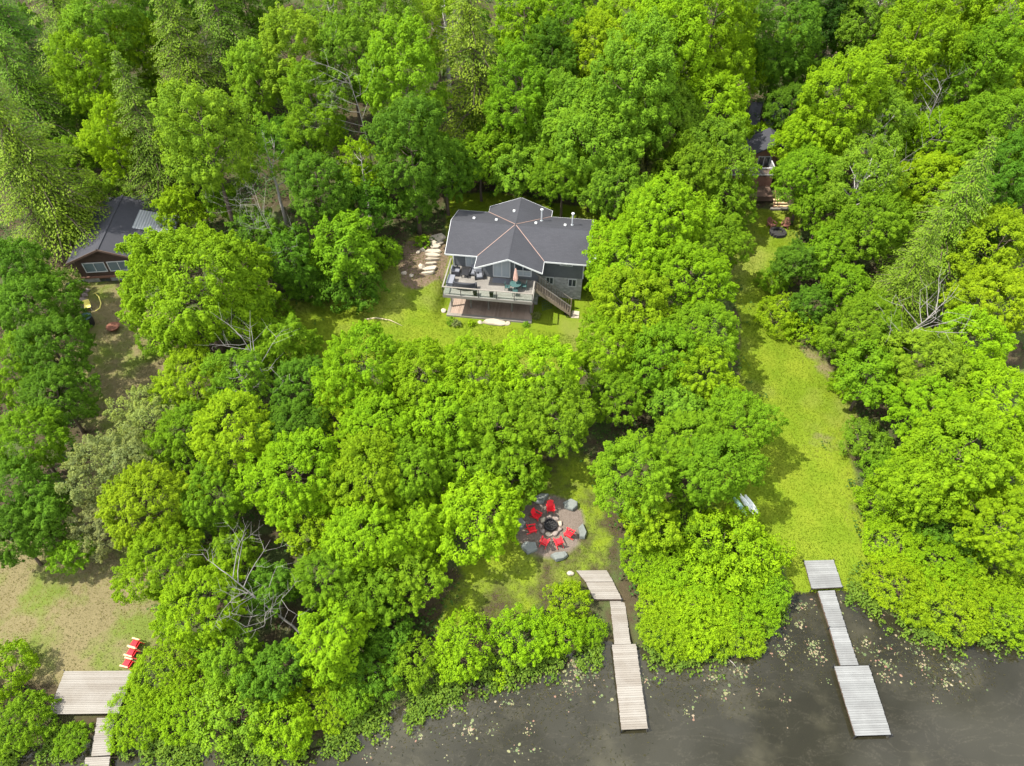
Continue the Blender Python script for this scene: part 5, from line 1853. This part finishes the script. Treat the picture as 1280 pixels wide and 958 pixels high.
for y0, y1 in ((DY0, -1.75), (-1.75, -.25), (-.25, 1.1)):
    MB().box(DX0 - .03, DX0 + .03, y1 - .03, y1 + .03, DZ, DZ + RAILH - .042).build('rail_post', M_SPINDLE, deck)
    MB().box(DX0 - .006, DX0 + .006, y0 + .05, y1 - .05, DZ + .08, DZ + RAILH - .06).build('glass_panel', M_CLEAR, deck)
MB().box(DX1 - .03, DX1 + .03, -1.36, -1.30, DZ, DZ + RAILH - .042).build('rail_post', M_SPINDLE, deck)
MB().box(DX1 - .006, DX1 + .006, DY0 + .05, -1.40, DZ + .08, DZ + RAILH - .06).build('glass_panel', M_CLEAR, deck)
# staircase falling away from the deck end
st = empty('outdoor_staircase', (HO.x, HO.y, 0), HA, 'brown timber staircase falling from the deck end to the lawn', 'staircase')
SX0, SX1, SY0, SY1, SZ1 = DX1 + .06, 12.25, -1.30, -.22, 2.95
ns = 15
for k in range(ns):
    t = (k + .5) / ns
    x = SX0 + (SX1 - SX0) * t
    z = DZ - .05 + (SZ1 - DZ) * (k + 1) / (ns + .5)
    MB().box(x - .13, x + .14, SY0 + .03, SY1 - .03, z - .04, z).build('step', M_BROWNWOOD, st)
for y in (SY0, SY1):
    MB().bar((SX0, y, DZ - .25), (SX1, y, SZ1 - .12), .05, .22).build('stringer', M_BROWNWOOD, st)
    MB().bar((SX0 - .05, y, DZ + .93), (SX1, y, SZ1 + .93), .09, .05).build('handrail', M_DOCK_TAN, st)
    sp = MB()
    nsp = 14
    for k in range(1, nsp):
        t = k / nsp
        x = SX0 + (SX1 - SX0) * t
        zb = DZ + (SZ1 - DZ) * t
        sp.box(x - .022, x + .022, y - .018, y + .018, zb - .18, zb + .905)
    sp.bar((SX0, y, DZ + .02), (SX1, y, SZ1 + .02), .04, .06)
    sp.build('balusters', M_BROWNWOOD, st)
    MB().box(SX1 - .05, SX1 + .05, y - .05, y + .05, SZ1 - .4, SZ1 + .98).build('post', M_BROWNWOOD, st)
p = Vector((12.75, -.85, 0))
o = MB().box(-.38, .38, -.5, .5, -.18, .04).build('paving_slab', M_LIME, None, .02)
wp = Vector((HO.x + p.x * cos(HA) - p.y * sin(HA), HO.y + p.x * sin(HA) + p.y * cos(HA), 0))
o.location = (wp.x, wp.y, ground(wp.x, wp.y) + .03)
o.rotation_euler = (0, 0, HA)
tag(o, 'pale square paving slab at the foot of the brown staircase', 'paving slab')


def H(x, y, z=0):
    return Vector((HO.x + x * cos(HA) - y * sin(HA), HO.y + x * sin(HA) + y * cos(HA), z))


# patio of brown boards under the deck with a pale timber edge
pt = empty('patio', (HO.x, HO.y, 0), HA, 'brown board patio under the raised deck with a pale timber edge', 'patio')
pm = MB()
for i in range(44):
    x0 = .62 + 8.0 * i / 44
    pm.box(x0, x0 + 8.0 / 44 - .012, -2.45, 1.1, 2.60, 2.72)
pm.build('patio_boards', M_PATIO, pt)
MB().box(.32, 8.66, -2.82, -2.46, 2.50, 2.76).box(.32, .60, -2.456, 1.1, 2.50, 2.757).build('patio_edge', M_DOCK_TAN, pt)
MB().box(4.2, 5.9, 1.12, 1.22, 2.75, 4.75).build('patio_door', M_GLASS, pt)

# ------------------------------------------------------------------ things on the deck
def on_deck(name, x, y, rz, label, cat, group=None, z=DZ + .003):
    return empty(name, H(x, y, z), HA + rz, label, cat, group)


def armchair(x, y, rz, label, w=.78):
    r = on_deck('armchair', x, y, rz, label, 'armchair', 'armchairs on the raised deck')
    MB().box(-w / 2 + .08, w / 2 - .08, -.36, .26, .20, .40).build('seat_cushion', M_CUSH, r, .03)
    MB().hexa([(-w / 2 + .08, .22, .38), (w / 2 - .08, .22, .38), (w / 2 - .08, .36, .38), (-w / 2 + .08, .36, .38)],
              [(-w / 2 + .08, .30, .84), (w / 2 - .08, .30, .84), (w / 2 - .08, .42, .84), (-w / 2 + .08, .42, .84)]).build('back_cushion', M_CUSH, r, .03)
    for s in (-1, 1):
        MB().box(s * w / 2 - .05, s * w / 2 + .05, -.38, .36, .06, .58).build('armrest', M_DARKCUSH, r, .015)
    fr_ = MB()
    for sx in (-1, 1):
        for sy in (-.34, .32):
            fr_.box(sx * w / 2 - .035, sx * w / 2 + .035, sy - .03, sy + .03, 0, .06)
    fr_.build('feet', M_BLACK, r)
    return r


armchair(.92, -.05, -pi / 2 + pi, 'grey armchair in the deck corner closest to the stone steps')
armchair(2.72, .10, 0, 'grey armchair beside the dark deck table, next to the house corner')
armchair(3.25, -.35, .25, 'grey armchair standing closest to the curtained sliding door')
r = on_deck('coffee_table', 1.9, -.15, 0, 'low black deck table between the grey armchairs', 'table')
MB().box(-.34, .34, -.50, .50, .36, .42).build('table_top', M_BLACK, r, .01)
for sx in (-1, 1):
    for sy in (-1, 1):
        MB().box(sx * .29 - .03, sx * .29 + .03, sy * .44 - .03, sy * .44 + .03, 0, .36).build('leg', M_BLACK, r)
r = on_deck('storage_box', .72, -1.55, 0, 'bluish grey lidded box along the side railing of the deck', 'storage box')
MB().box(-.30, .30, -.62, .62, .03, .50).build('box_body', M_CUSH, r, .02)
MB().box(-.33, .33, -.65, .65, .503, .57).build('lid', M_CUSH, r, .02)
r = on_deck('outdoor_sofa', 2.15, -2.15, pi, 'long charcoal sofa with curved back along the glass railing', 'sofa')
MB().box(-1.0, 1.0, -.40, .22, .18, .42).build('seat_cushion', M_DARKCUSH, r, .05)
bk = MB()
for k in range(8):
    x0, x1 = -1.05 + k * .2625, -1.05 + (k + 1) * .2625
    y0, y1 = .38 - .22 * abs(x0) ** 2, .38 - .22 * abs(x1) ** 2
    bk.hexa([(x0, y0 - .14, .12), (x1, y1 - .14, .12), (x1, y1, .12), (x0, y0, .12)], [(x0, y0 - .12, .84), (x1, y1 - .12, .84), (x1, y1, .84), (x0, y0, .84)])
bk.build('backrest', M_DARKCUSH, r)
for s in (-1, 1):
    MB().box(s * 1.06 - .08, s * 1.06 + .08, -.40, .16, 0, .58).build('armrest', M_DARKCUSH, r, .02)
r = on_deck('patio_table', 6.95, -1.65, 0, 'dark green deck table carrying the folded pink parasol', 'table')
MB().tube([(0, 0, .69), (0, 0, .73)], [.55, .55], 24).build('table_top', M_TEAL, r)
for k in range(4):
    a = k * pi / 2 + .6
    MB().bar((.42 * cos(a), .42 * sin(a), 0), (.34 * cos(a), .34 * sin(a), .69), .035).build('leg', M_TEAL, r)
r = on_deck('parasol', 6.95, -1.65, 0, 'folded faded pink parasol standing through the green deck table', 'parasol')
MB().tube([(0, 0, 0), (0, 0, .05), (0, 0, .055)], [.24, .24, .05], 16).build('base', M_BLACK, r)
MB().tube([(0, 0, .055), (0, 0, 2.55)], [.02, .02], 8).build('pole', M_GALV, r)
cn = MB()
nn_ = 16
prof = [(1.05, .15), (1.2, .20), (1.5, .19), (2.0, .13), (2.4, .06), (2.52, .02)]
vv, ff = [], []
for i, (z, rr) in enumerate(prof):
    for k in range(nn_):
        a = 2 * pi * k / nn_
        q = rr * (1 + .22 * (1 if k % 2 else -1))
        vv.append((q * cos(a), q * sin(a), z))
for i in range(len(prof) - 1):
    for k in range(nn_):
        k2 = (k + 1) % nn_
        ff.append((i * nn_ + k, i * nn_ + k2, (i + 1) * nn_ + k2, (i + 1) * nn_ + k))
cn.add(vv, ff).build('canopy', M_PINK, r)
for (x, y, rz, lab) in ((6.2, -1.85, -pi / 2 + pi, 'dark green metal chair on the sofa side of the parasol table'), (7.75, -1.5, -pi / 2, 'dark green metal chair on the staircase side of the parasol table'),
                        (7.0, -2.5, pi, 'dark green metal chair between the parasol table and the glass railing'), (6.85, -.85, 0, 'dark green metal chair between the parasol table and the house window')):
    c = on_deck('patio_chair', x, y, rz, lab, 'chair', 'chairs round the parasol table')
    MB().box(-.23, .23, -.23, .23, .43, .46).build('seat', M_TEAL, c)
    bb = MB()
    for k in range(5):
        bb.box(-.20 + k * .095, -.17 + k * .095, .21, .235, .463, .90)
    bb.box(-.23, .23, .205, .24, .903, .94)
    bb.build('backrest', M_TEAL, c)
    for sx in (-1, 1):
        for sy in (-1, 1):
            MB().box(sx * .21 - .016, sx * .21 + .016, sy * .21 - .016, sy * .21 + .016, 0, .43).build('leg', M_TEAL, c)
for (x, lab) in ((3.30, 'dark planter box at the railing end of the charcoal sofa'), (4.85, 'dark planter box alone at the middle of the glass railing')):
    r = on_deck('planter', x, -2.95, 0, lab, 'planter')
    MB().hexa([(-.14, -.14, 0), (.14, -.14, 0), (.14, .14, 0), (-.14, .14, 0)], [(-.19, -.19, .62), (.19, -.19, .62), (.19, .19, .62), (-.19, .19, .62)]).build('pot', M_BLACK, r)
    MB().box(-.17, .17, -.17, .17, .623, .64).build('soil', M_ASH, r)
r = on_deck('door_mat', 5.45, -.55, 0, 'dark grey mat on the boards outside the curtained sliding door', 'mat')
MB().box(-.85, .85, -.36, .36, 0, .015).build('mat', M_CUSH, r)

# stone steps up the slope beside the house, and rocks about them
steps = [(546.5, 299, 1.5, 1.15, .2), (545, 304.8, 1.3, .7, .0), (544.5, 309.5, 1.15, .45, .05), (542.3, 315.4, 1.6, .42, .02), (541.8, 320, 1.6, .42, .0), (541, 325, 1.45, .5, .08),
         (539, 330.3, 1.3, .42, .05), (537.5, 336.5, 1.3, .6, .1), (536, 342, 1.4, .35, .12)]
_words = ['uppermost', 'second', 'third', 'fourth', 'fifth', 'sixth', 'seventh', 'eighth', 'lowest']
for k, (px, py, sx, sy, rz) in enumerate(steps):
    p = on_ground(px, py)
    me = slab_mesh(400 + k, sx / 2 * 1.1, sy / 2 * 1.2, .16, M_LIME, 'stone_step', 6)
    o = link(bpy.data.objects.new('stone_step', me))
    o.location = p + Vector((0, 0, .07))
    o.rotation_euler = (0, 0, rz)
    tag(o, f'{_words[k]} pale limestone slab counting down the garden steps beside the house', 'stone step', 'limestone steps beside the house')
for k, (px, py, s, lab) in enumerate(((528, 313, .38, 'pale rock beside the fourth garden step'), (523, 315.5, .3, 'small pale rock beyond the rock by the fourth step'),
                                      (527, 334, .42, 'greyish rock standing beside the lowest garden steps'), (505, 342, .35, 'flat rock at the lawn edge away from the garden steps'),
                                      (514, 345, .3, 'low rock between the lawn edge and the lowest step'), (554.5, 389, .36, 'pale round stone at the patio corner by the lawn'),
                                      (600.5, 403.5, .32, 'pale stone beside the long patio slab'), (634, 405, .34, 'tan stone at the staircase end of the long patio slab'))):
    p = on_ground(px, py)
    o = link(bpy.data.objects.new('garden_rock', rock_mesh(420 + k, s, s * .8, s * .6, M_LIME, 'garden_rock')))
    o.location = p + Vector((0, 0, s * .2))
    o.rotation_euler = (0, 0, k)
    tag(o, lab, 'rock')
p = on_ground(618, 404.5)
o = link(bpy.data.objects.new('stone_slab', slab_mesh(440, 1.25, .5, .16, M_LIME, 'stone_slab', 7)))
o.location = p + Vector((0, 0, .08))
o.rotation_euler = (0, 0, HA)
tag(o, 'long pale limestone slab lying before the patio', 'stone slab')
r = empty('fire_bowl', on_ground(709, 395.5), 0, 'small black fire bowl on the lawn below the staircase', 'fire bowl')
MB().tube([(0, 0, .12), (0, 0, .22), (0, 0, .34)], [.12, .26, .30], 16, False).build('bowl', M_BLACK, r)
for k in range(3):
    MB().bar((.22 * cos(k * 2.1), .22 * sin(k * 2.1), 0), (.14 * cos(k * 2.1), .14 * sin(k * 2.1), .2), .025).build('leg', M_BLACK, r)
p = on_ground(684, 387)
r = empty('garden_trellis', p, HA + .5, 'grey wire trellis panel leaning on the lawn under the staircase', 'trellis')
t_ = MB()
for k in range(6):
    t_.bar((-.5 + k * .2, 0, 0), (-.5 + k * .2, .25, 1.1), .02)
for k in range(5):
    t_.bar((-.5, .06 * k, .25 * k + .03), (.5, .06 * k, .25 * k + .03), .02)
t_.build('panel', M_TEAL, r)

# ------------------------------------------------------------------ dark cabin
CB = Vector((-39.4, 56.3, 0))
CA = radians(6)
cabin = empty('cabin', CB, CA, 'dark brown cabin with black roof half hidden by the huge yellow maple', 'cabin')
CE, CR, CW, CL = 6.8, 8.2, 3.4, 9.3
rf = solid_sheet([[(-CW, 0, CE), (0, 0, CR), (0, CL, CR), (-CW, CL, CE)], [(0, 0, CR), (CW, 0, CE), (CW, CL, CE), (0, CL, CR)]], .12).build('roof', M_CABINROOF, cabin)
MB().bar((0, 0, CR + .015), (0, CL, CR + .015), .25, .03).build('ridge_cap', M_CABINROOF, rf)
f_ = MB()
for s in (-1, 1):
    f_.bar((s * CW, -.03, CE - .1), (0, -.03, CR - .1), .05, .2)
    f_.bar((s * (CW + .03), -.03, CE - .1), (s * (CW + .03), CL, CE - .1), .05, .16)
f_.build('fascia', M_DARKWOOD, rf)
w_ = MB().box(-3.0, 3.0, .6, 8.9, 4.62, CE + .02)
for y in (.6, 8.8):
    w_.hexa([(-3.0, y, CE + .02), (3.0, y, CE + .02), (3.0, y + .1, CE + .02), (-3.0, y + .1, CE + .02)], [(-.05, y, CR - .16), (.05, y, CR - .16), (.05, y + .1, CR - .16), (-.05, y + .1, CR - .16)])
w_.build('wall', M_BROWNSIDING, cabin)
MB().box(-3.08, 3.08, .50, .597, 4.45, 4.66).build('trim_beam', M_TANSIDING, cabin)
MB().box(-2.9, 2.9, .70, 8.8, 2.4, 4.615).build('basement_wall', M_STONEWALL, cabin)
M_CABGLASS = simple('grey_window_glass', (.10, .13, .14), .1, .6, .3, .8, bump=0.0)
window(-2.35, -.28, .6, 5.15, 6.3, 2, 1, M_CABGLASS, .08, cabin)
window(-.05, 1.95, .6, 5.15, 6.3, 2, 1, M_CABGLASS, .08, cabin)
window(-1.5, -.45, .7, 3.4, 4.3, 2, 1, None, .08, cabin, mat_f=M_DARKWOOD)
pr = solid_sheet([[(1.9, 4.4, 7.46), (5.6, 4.4, 6.4), (5.6, 7.6, 6.4), (1.9, 7.6, 7.46)]], .06).build('porch_roof', M_METALROOF, cabin)
for y in (4.7, 7.3):
    MB().box(5.2, 5.34, y - .07, y + .07, 3.0, 6.42).build('porch_post', M_DARKWOOD, cabin)
rr_ = solid_sheet([[(-2.8, 9.35, 7.2), (5.0, 9.35, 7.2), (5.0, 12.2, 6.3), (-2.8, 12.2, 6.3)]], .1).build('rear_roof', M_CABINROOF, cabin)
MB().box(-2.5, 4.7, 9.4, 11.8, 3.2, 6.4).build('rear_wall', M_BROWNSIDING, cabin)
MB().box(1.6, 2.1, 10.0, 10.5, 6.5, 7.5).build('chimney', M_STONEWALL, cabin)

# bits in the cabin yard
p = on_ground(109.5, 402, .4)
r = empty('covered_barrel', p, 0, 'black covered barrel in the cabin yard by the weeds', 'barrel')
MB().tube([(0, 0, 0), (0, 0, .5), (0, 0, 1.0)], [.50, .58, .55], 18).build('barrel_body', M_BLACK, r, smooth_=False)
MB().tube([(0, 0, 1.003), (0, 0, 1.08), (0, 0, 1.14)], [.58, .50, .1], 18).build('cover', M_TEAL, r)
r = empty('fire_bowl', on_ground(143, 412), 0, 'rusty fire bowl on the dry grass of the cabin yard', 'fire bowl')
MB().tube([(0, 0, .05), (0, 0, .18), (0, 0, .42), (0, 0, .43), (0, 0, .24), (0, 0, .2)], [.30, .48, .62, .56, .44, .02], 20, False).build('bowl', M_RUST, r)
MB().tube([(0, 0, 0), (0, 0, .05)], [.24, .24], 14).build('base', M_RUST, r)
pts = [on_ground(x, y) + Vector((0, 0, .06)) for x, y in ((119, 367), (124, 372), (126.5, 380), (125, 386), (120, 389.5))]
o = MB().tube([q - pts[0] for q in pts], [.05] * 5, 8).build('garden_hose', M_YELLOW, None, smooth_=True)
o.location = pts[0]
tag(o, 'yellow hose curving across the cabin yard', 'hose')
r = empty('yard_chair', on_ground(111.5, 387), .4, 'small yellowish green chair beside the yellow hose', 'chair')
MB().box(-.28, .28, -.28, .28, .38, .43).build('seat', M_YELLOW, r)
MB().hexa([(-.28, .26, .43), (.28, .26, .43), (.28, .30, .43), (-.28, .30, .43)], [(-.28, .42, .85), (.28, .42, .85), (.28, .46, .85), (-.28, .46, .85)]).build('backrest', M_YELLOW, r)
for sx in (-1, 1):
    for sy in (-1, 1):
        MB().box(sx * .25 - .02, sx * .25 + .02, sy * .25 - .02, sy * .25 + .02, 0, .38).build('leg', M_GALV, r)
a_, b_ = on_ground(83, 356.5), on_ground(106, 352)
o = MB().bar((0, 0, .12), tuple(b_ - a_ + Vector((0, 0, .12))), .25, .06).build('loose_plank', M_DOCK_GREY)
o.location = a_
tag(o, 'pale plank lying in the weeds beside the cabin wall', 'plank')
for k, (px, py, s) in enumerate(((108, 364, .4), (106.5, 370, .36), (105, 376, .42), (108, 380, .34), (104, 386, .4))):
    o = link(bpy.data.objects.new('garden_rock', rock_mesh(460 + k, s, s * .8, s * .6, M_PINKROCK, 'garden_rock')))
    o.location = on_ground(px, py) + Vector((0, 0, .12))
    tag(o, 'dull brown rock in the short line of rocks beside the yellow hose', 'rock', 'line of rocks in the cabin yard')

# ------------------------------------------------------------------ brown cottage glimpsed beyond the lane
B = on_ground(975, 262)
cot = empty('cottage', B, 0, 'brown cottage glimpsed between maples at the top of the grass lane', 'cottage')
MB().box(-7.5, 1.4, 5.2, 7.6, -.6, 4.2).build('wall', M_TANSIDING, cot)
g_ = MB().hexa([(-2.6, 5.2, 4.2), (1.4, 5.2, 4.2), (1.4, 5.3, 4.2), (-2.6, 5.3, 4.2)], [(-.65, 5.2, 5.3), (-.55, 5.2, 5.3), (-.55, 5.3, 5.3), (-.65, 5.3, 5.3)])
g_.build('gable', M_BROWNSIDING, cot)
cr_ = solid_sheet([[(-3.0, 4.4, 4.1), (-.6, 4.4, 5.45), (-.6, 8.0, 5.45), (-3.0, 8.0, 4.1)], [(-.6, 4.4, 5.45), (1.8, 4.4, 4.1), (1.8, 8.0, 4.1), (-.6, 8.0, 5.45)],
                   [(-8.0, 4.8, 4.4), (-3.0, 4.8, 4.4), (-3.0, 8.0, 4.6), (-8.0, 8.0, 4.6)]], .14).build('roof', M_CABINROOF, cot)
window(-2.0, -.6, 5.2, 1.9, 3.5, 2, 1, None, .1, cot)
dk = empty('cottage_deck', B, 0, 'brown two level deck with pale railing before the brown cottage', 'deck')
MB().box(-6.5, -.75, .9, 3.0, .95, 1.08).box(-6.5, -.75, .92, .97, .45, .945).build('lower_floor', M_DARKWOOD, dk)
MB().box(-6.5, -.62, 3.0, 5.19, 2.2, 2.32).build('upper_floor', M_DARKWOOD, dk)
MB().box(-6.5, -.62, 3.0, 3.06, .2, 2.19).box(-.68, -.62, 3.06, 5.1, .2, 2.19).build('skirting', M_TANSIDING, dk)
for (a, b) in (((-6.5, 3.03), (-.65, 3.03)), ((-.65, 3.03), (-.65, 5.15))):
    rr2 = MB()
    rr2.bar((a[0], a[1], 3.28), (b[0], b[1], 3.28), .12, .07)
    rr2.bar((a[0], a[1], 2.45), (b[0], b[1], 2.45), .06, .06)
    n_ = int((Vector(b) - Vector(a)).length / .16)
    for k in range(n_ + 1):
        t = k / n_
        x, y = lerp(a[0], b[0], t), lerp(a[1], b[1], t)
        rr2.box(x - .02, x + .02, y - .02, y + .02, 2.47, 3.25)
    rr2.build('railing', M_WHITE, dk)
for k, w2 in enumerate((.9, 1.15, 1.45)):
    MB().box(-.75, -.75 + w2 + .35, .9 - .28 * (k + 1), .9 - .28 * k - .01, .72 - .22 * k, .78 - .22 * k).build('step', M_TANWOOD, dk)
for y in (.55,):
    MB().bar((-.78, 1.0, 1.9), (-.78, .02, 1.1), .07, .07).build('handrail', M_BROWNPL, dk)
    for (yy, z0, z1) in ((1.0, 1.08, 1.9), (.05, 0, 1.12)):
        MB().box(-.82, -.74, yy - .04, yy + .04, z0, z1).build('post', M_BROWNPL, dk)
    MB().box(-.25, -.19, 0.0, .06, 0, 1.1).build('post', M_BROWNPL, dk)
o = MB().box(-1.1, 1.35, -.16, .16, 0, .2).build('timber_sleeper', M_DOCK_TAN, None, .01)
o.location = on_ground(975, 261.5) + Vector((0, -.1, 0))
tag(o, 'pale timber sleeper at the foot of the cottage steps', 'sleeper')
r = empty('fire_pit', on_ground(972, 292), 0, 'dark stone fire ring in the shade below the brown cottage', 'fire pit')
t_ = MB()
for k in range(14):
    a0 = 2 * pi * k / 14
    t_.box(.7 * cos(a0) - .17, .7 * cos(a0) + .17, .7 * sin(a0) - .15, .7 * sin(a0) + .15, -.05, .26 + .03 * (k % 3))
t_.build('ring', M_ASH, r)
MB().tube([(0, 0, -.02), (0, 0, .06)], [.6, .55], 14).build('ash_bed', M_ASH, r)
for (px, py, rz, lab) in ((963.5, 283.5, .5, 'brown low chair in the shade on the strip side of the cottage fire ring'), (981, 284, -.5, 'brown low chair in the shade on the far side of the cottage fire ring')):
    src = empty('garden_chair', on_ground(px, py), rz, lab, 'chair', 'brown chairs at the cottage fire ring')
    MB().hexa([(-.3, -.38, .30), (.3, -.38, .30), (.3, .28, .2), (-.3, .28, .2)], [(-.3, -.38, .34), (.3, -.38, .34), (.3, .28, .24), (-.3, .28, .24)]).build('seat', M_BROWNPL, src)
    b2 = MB()
    slat_fan(b2, 5, .5, .68, .7, .25, .4, z0=.22)
    b2.build('backrest', M_BROWNPL, src)
    for s in (-1, 1):
        MB().box(s * .38 - .06, s * .38 + .06, -.42, .38, .54, .57).build('armrest', M_BROWNPL, src)
        MB().box(s * .36 - .03, s * .36 + .03, -.38, -.3, 0, .54).build('leg', M_BROWNPL, src)
        MB().box(s * .33 - .03, s * .33 + .03, .2, .3, 0, .54).build('leg', M_BROWNPL, src)

# asphalt driveway behind the cottage
dv = MB()
px_rows = [(168, 930, 982), (160, 932, 986), (150, 934, 988), (140, 936, 988), (128, 940, 988)]
g_pts = []
for (py, x0, x1) in px_rows:
    for k in range(9):
        q = on_ground(x0 + (x1 - x0) * k / 8, py)
        g_pts.append((q.x, q.y, ground(q.x, q.y) + .05))
dv.add(g_pts, [(r * 9 + k, r * 9 + k + 1, (r + 1) * 9 + k + 1, (r + 1) * 9 + k) for r in range(len(px_rows) - 1) for k in range(8)])
M_ASPH = simple('asphalt', (.045, .045, .05), .9, .2, .35, 3, bump=.3)
tag(dv.build('driveway', M_ASPH), kind='structure')
r = empty('lamp_post', on_ground(966, 164), 0, 'small white globe lamp on a post at the driveway edge', 'lamp post')
MB().tube([(0, 0, -.2), (0, 0, 1.3)], [.05, .04], 8).build('pole', M_BLACK, r)
bmx = bmesh.new()
bmesh.ops.create_uvsphere(bmx, u_segments=12, v_segments=8, radius=.24)
gm = bpy.data.meshes.new('globe')
bmx.to_mesh(gm)
bmx.free()
gm.materials.append(M_WHITE)
go_ = data_obj('globe', gm, r)
go_.location = (0, 0, 1.5)

# ------------------------------------------------------------------ daylight
SUN = Vector((-.72, -.16, 1.20)).normalized()
elev = math.asin(SUN.z)
sl = bpy.data.lights.new('sun', 'SUN')
sl.energy = 4.5
sl.angle = radians(.6)
sl.color = (1.0, .955, .87)
so = bpy.data.objects.new('sun', sl)
link(so)
so.rotation_euler = (-SUN).to_track_quat('-Z', 'Y').to_euler()

world = bpy.data.worlds.new("World")
scene.world = world
world.use_nodes = True
nt = world.node_tree
for n in list(nt.nodes):
    nt.nodes.remove(n)
wo = nt.nodes.new('ShaderNodeOutputWorld')
bg = nt.nodes.new('ShaderNodeBackground')
bg.inputs[1].default_value = .14
sky = nt.nodes.new('ShaderNodeTexSky')
sky.sky_type = 'NISHITA'
sky.sun_disc = False
sky.sun_elevation = elev
sky.sun_rotation = atan2(SUN.x, SUN.y)
tc = nt.nodes.new('ShaderNodeTexCoord').outputs['Generated']
cl = noise(nt, 4.5, 6, .6, tc)
cf = ramp(nt, cl, [(.40, (0, 0, 0)), (.58, (.9, .9, .9))])
col = mixc(nt, cf, sky.outputs[0], (11.0, 11.0, 11.0))
nt.links.new(col, bg.inputs[0])
nt.links.new(bg.outputs[0], wo.inputs[0])

vs = scene.view_settings
vs.view_transform = 'Standard'
vs.look = 'None'
vs.exposure = 1.48
vs.gamma = 1.0
scene.render.engine = 'CYCLES'
cy = scene.cycles
cy.max_bounces = 6
cy.diffuse_bounces = 4
cy.glossy_bounces = 2
cy.transmission_bounces = 3
cy.transparent_max_bounces = 8
cy.sample_clamp_indirect = 6
cy.use_adaptive_sampling = True
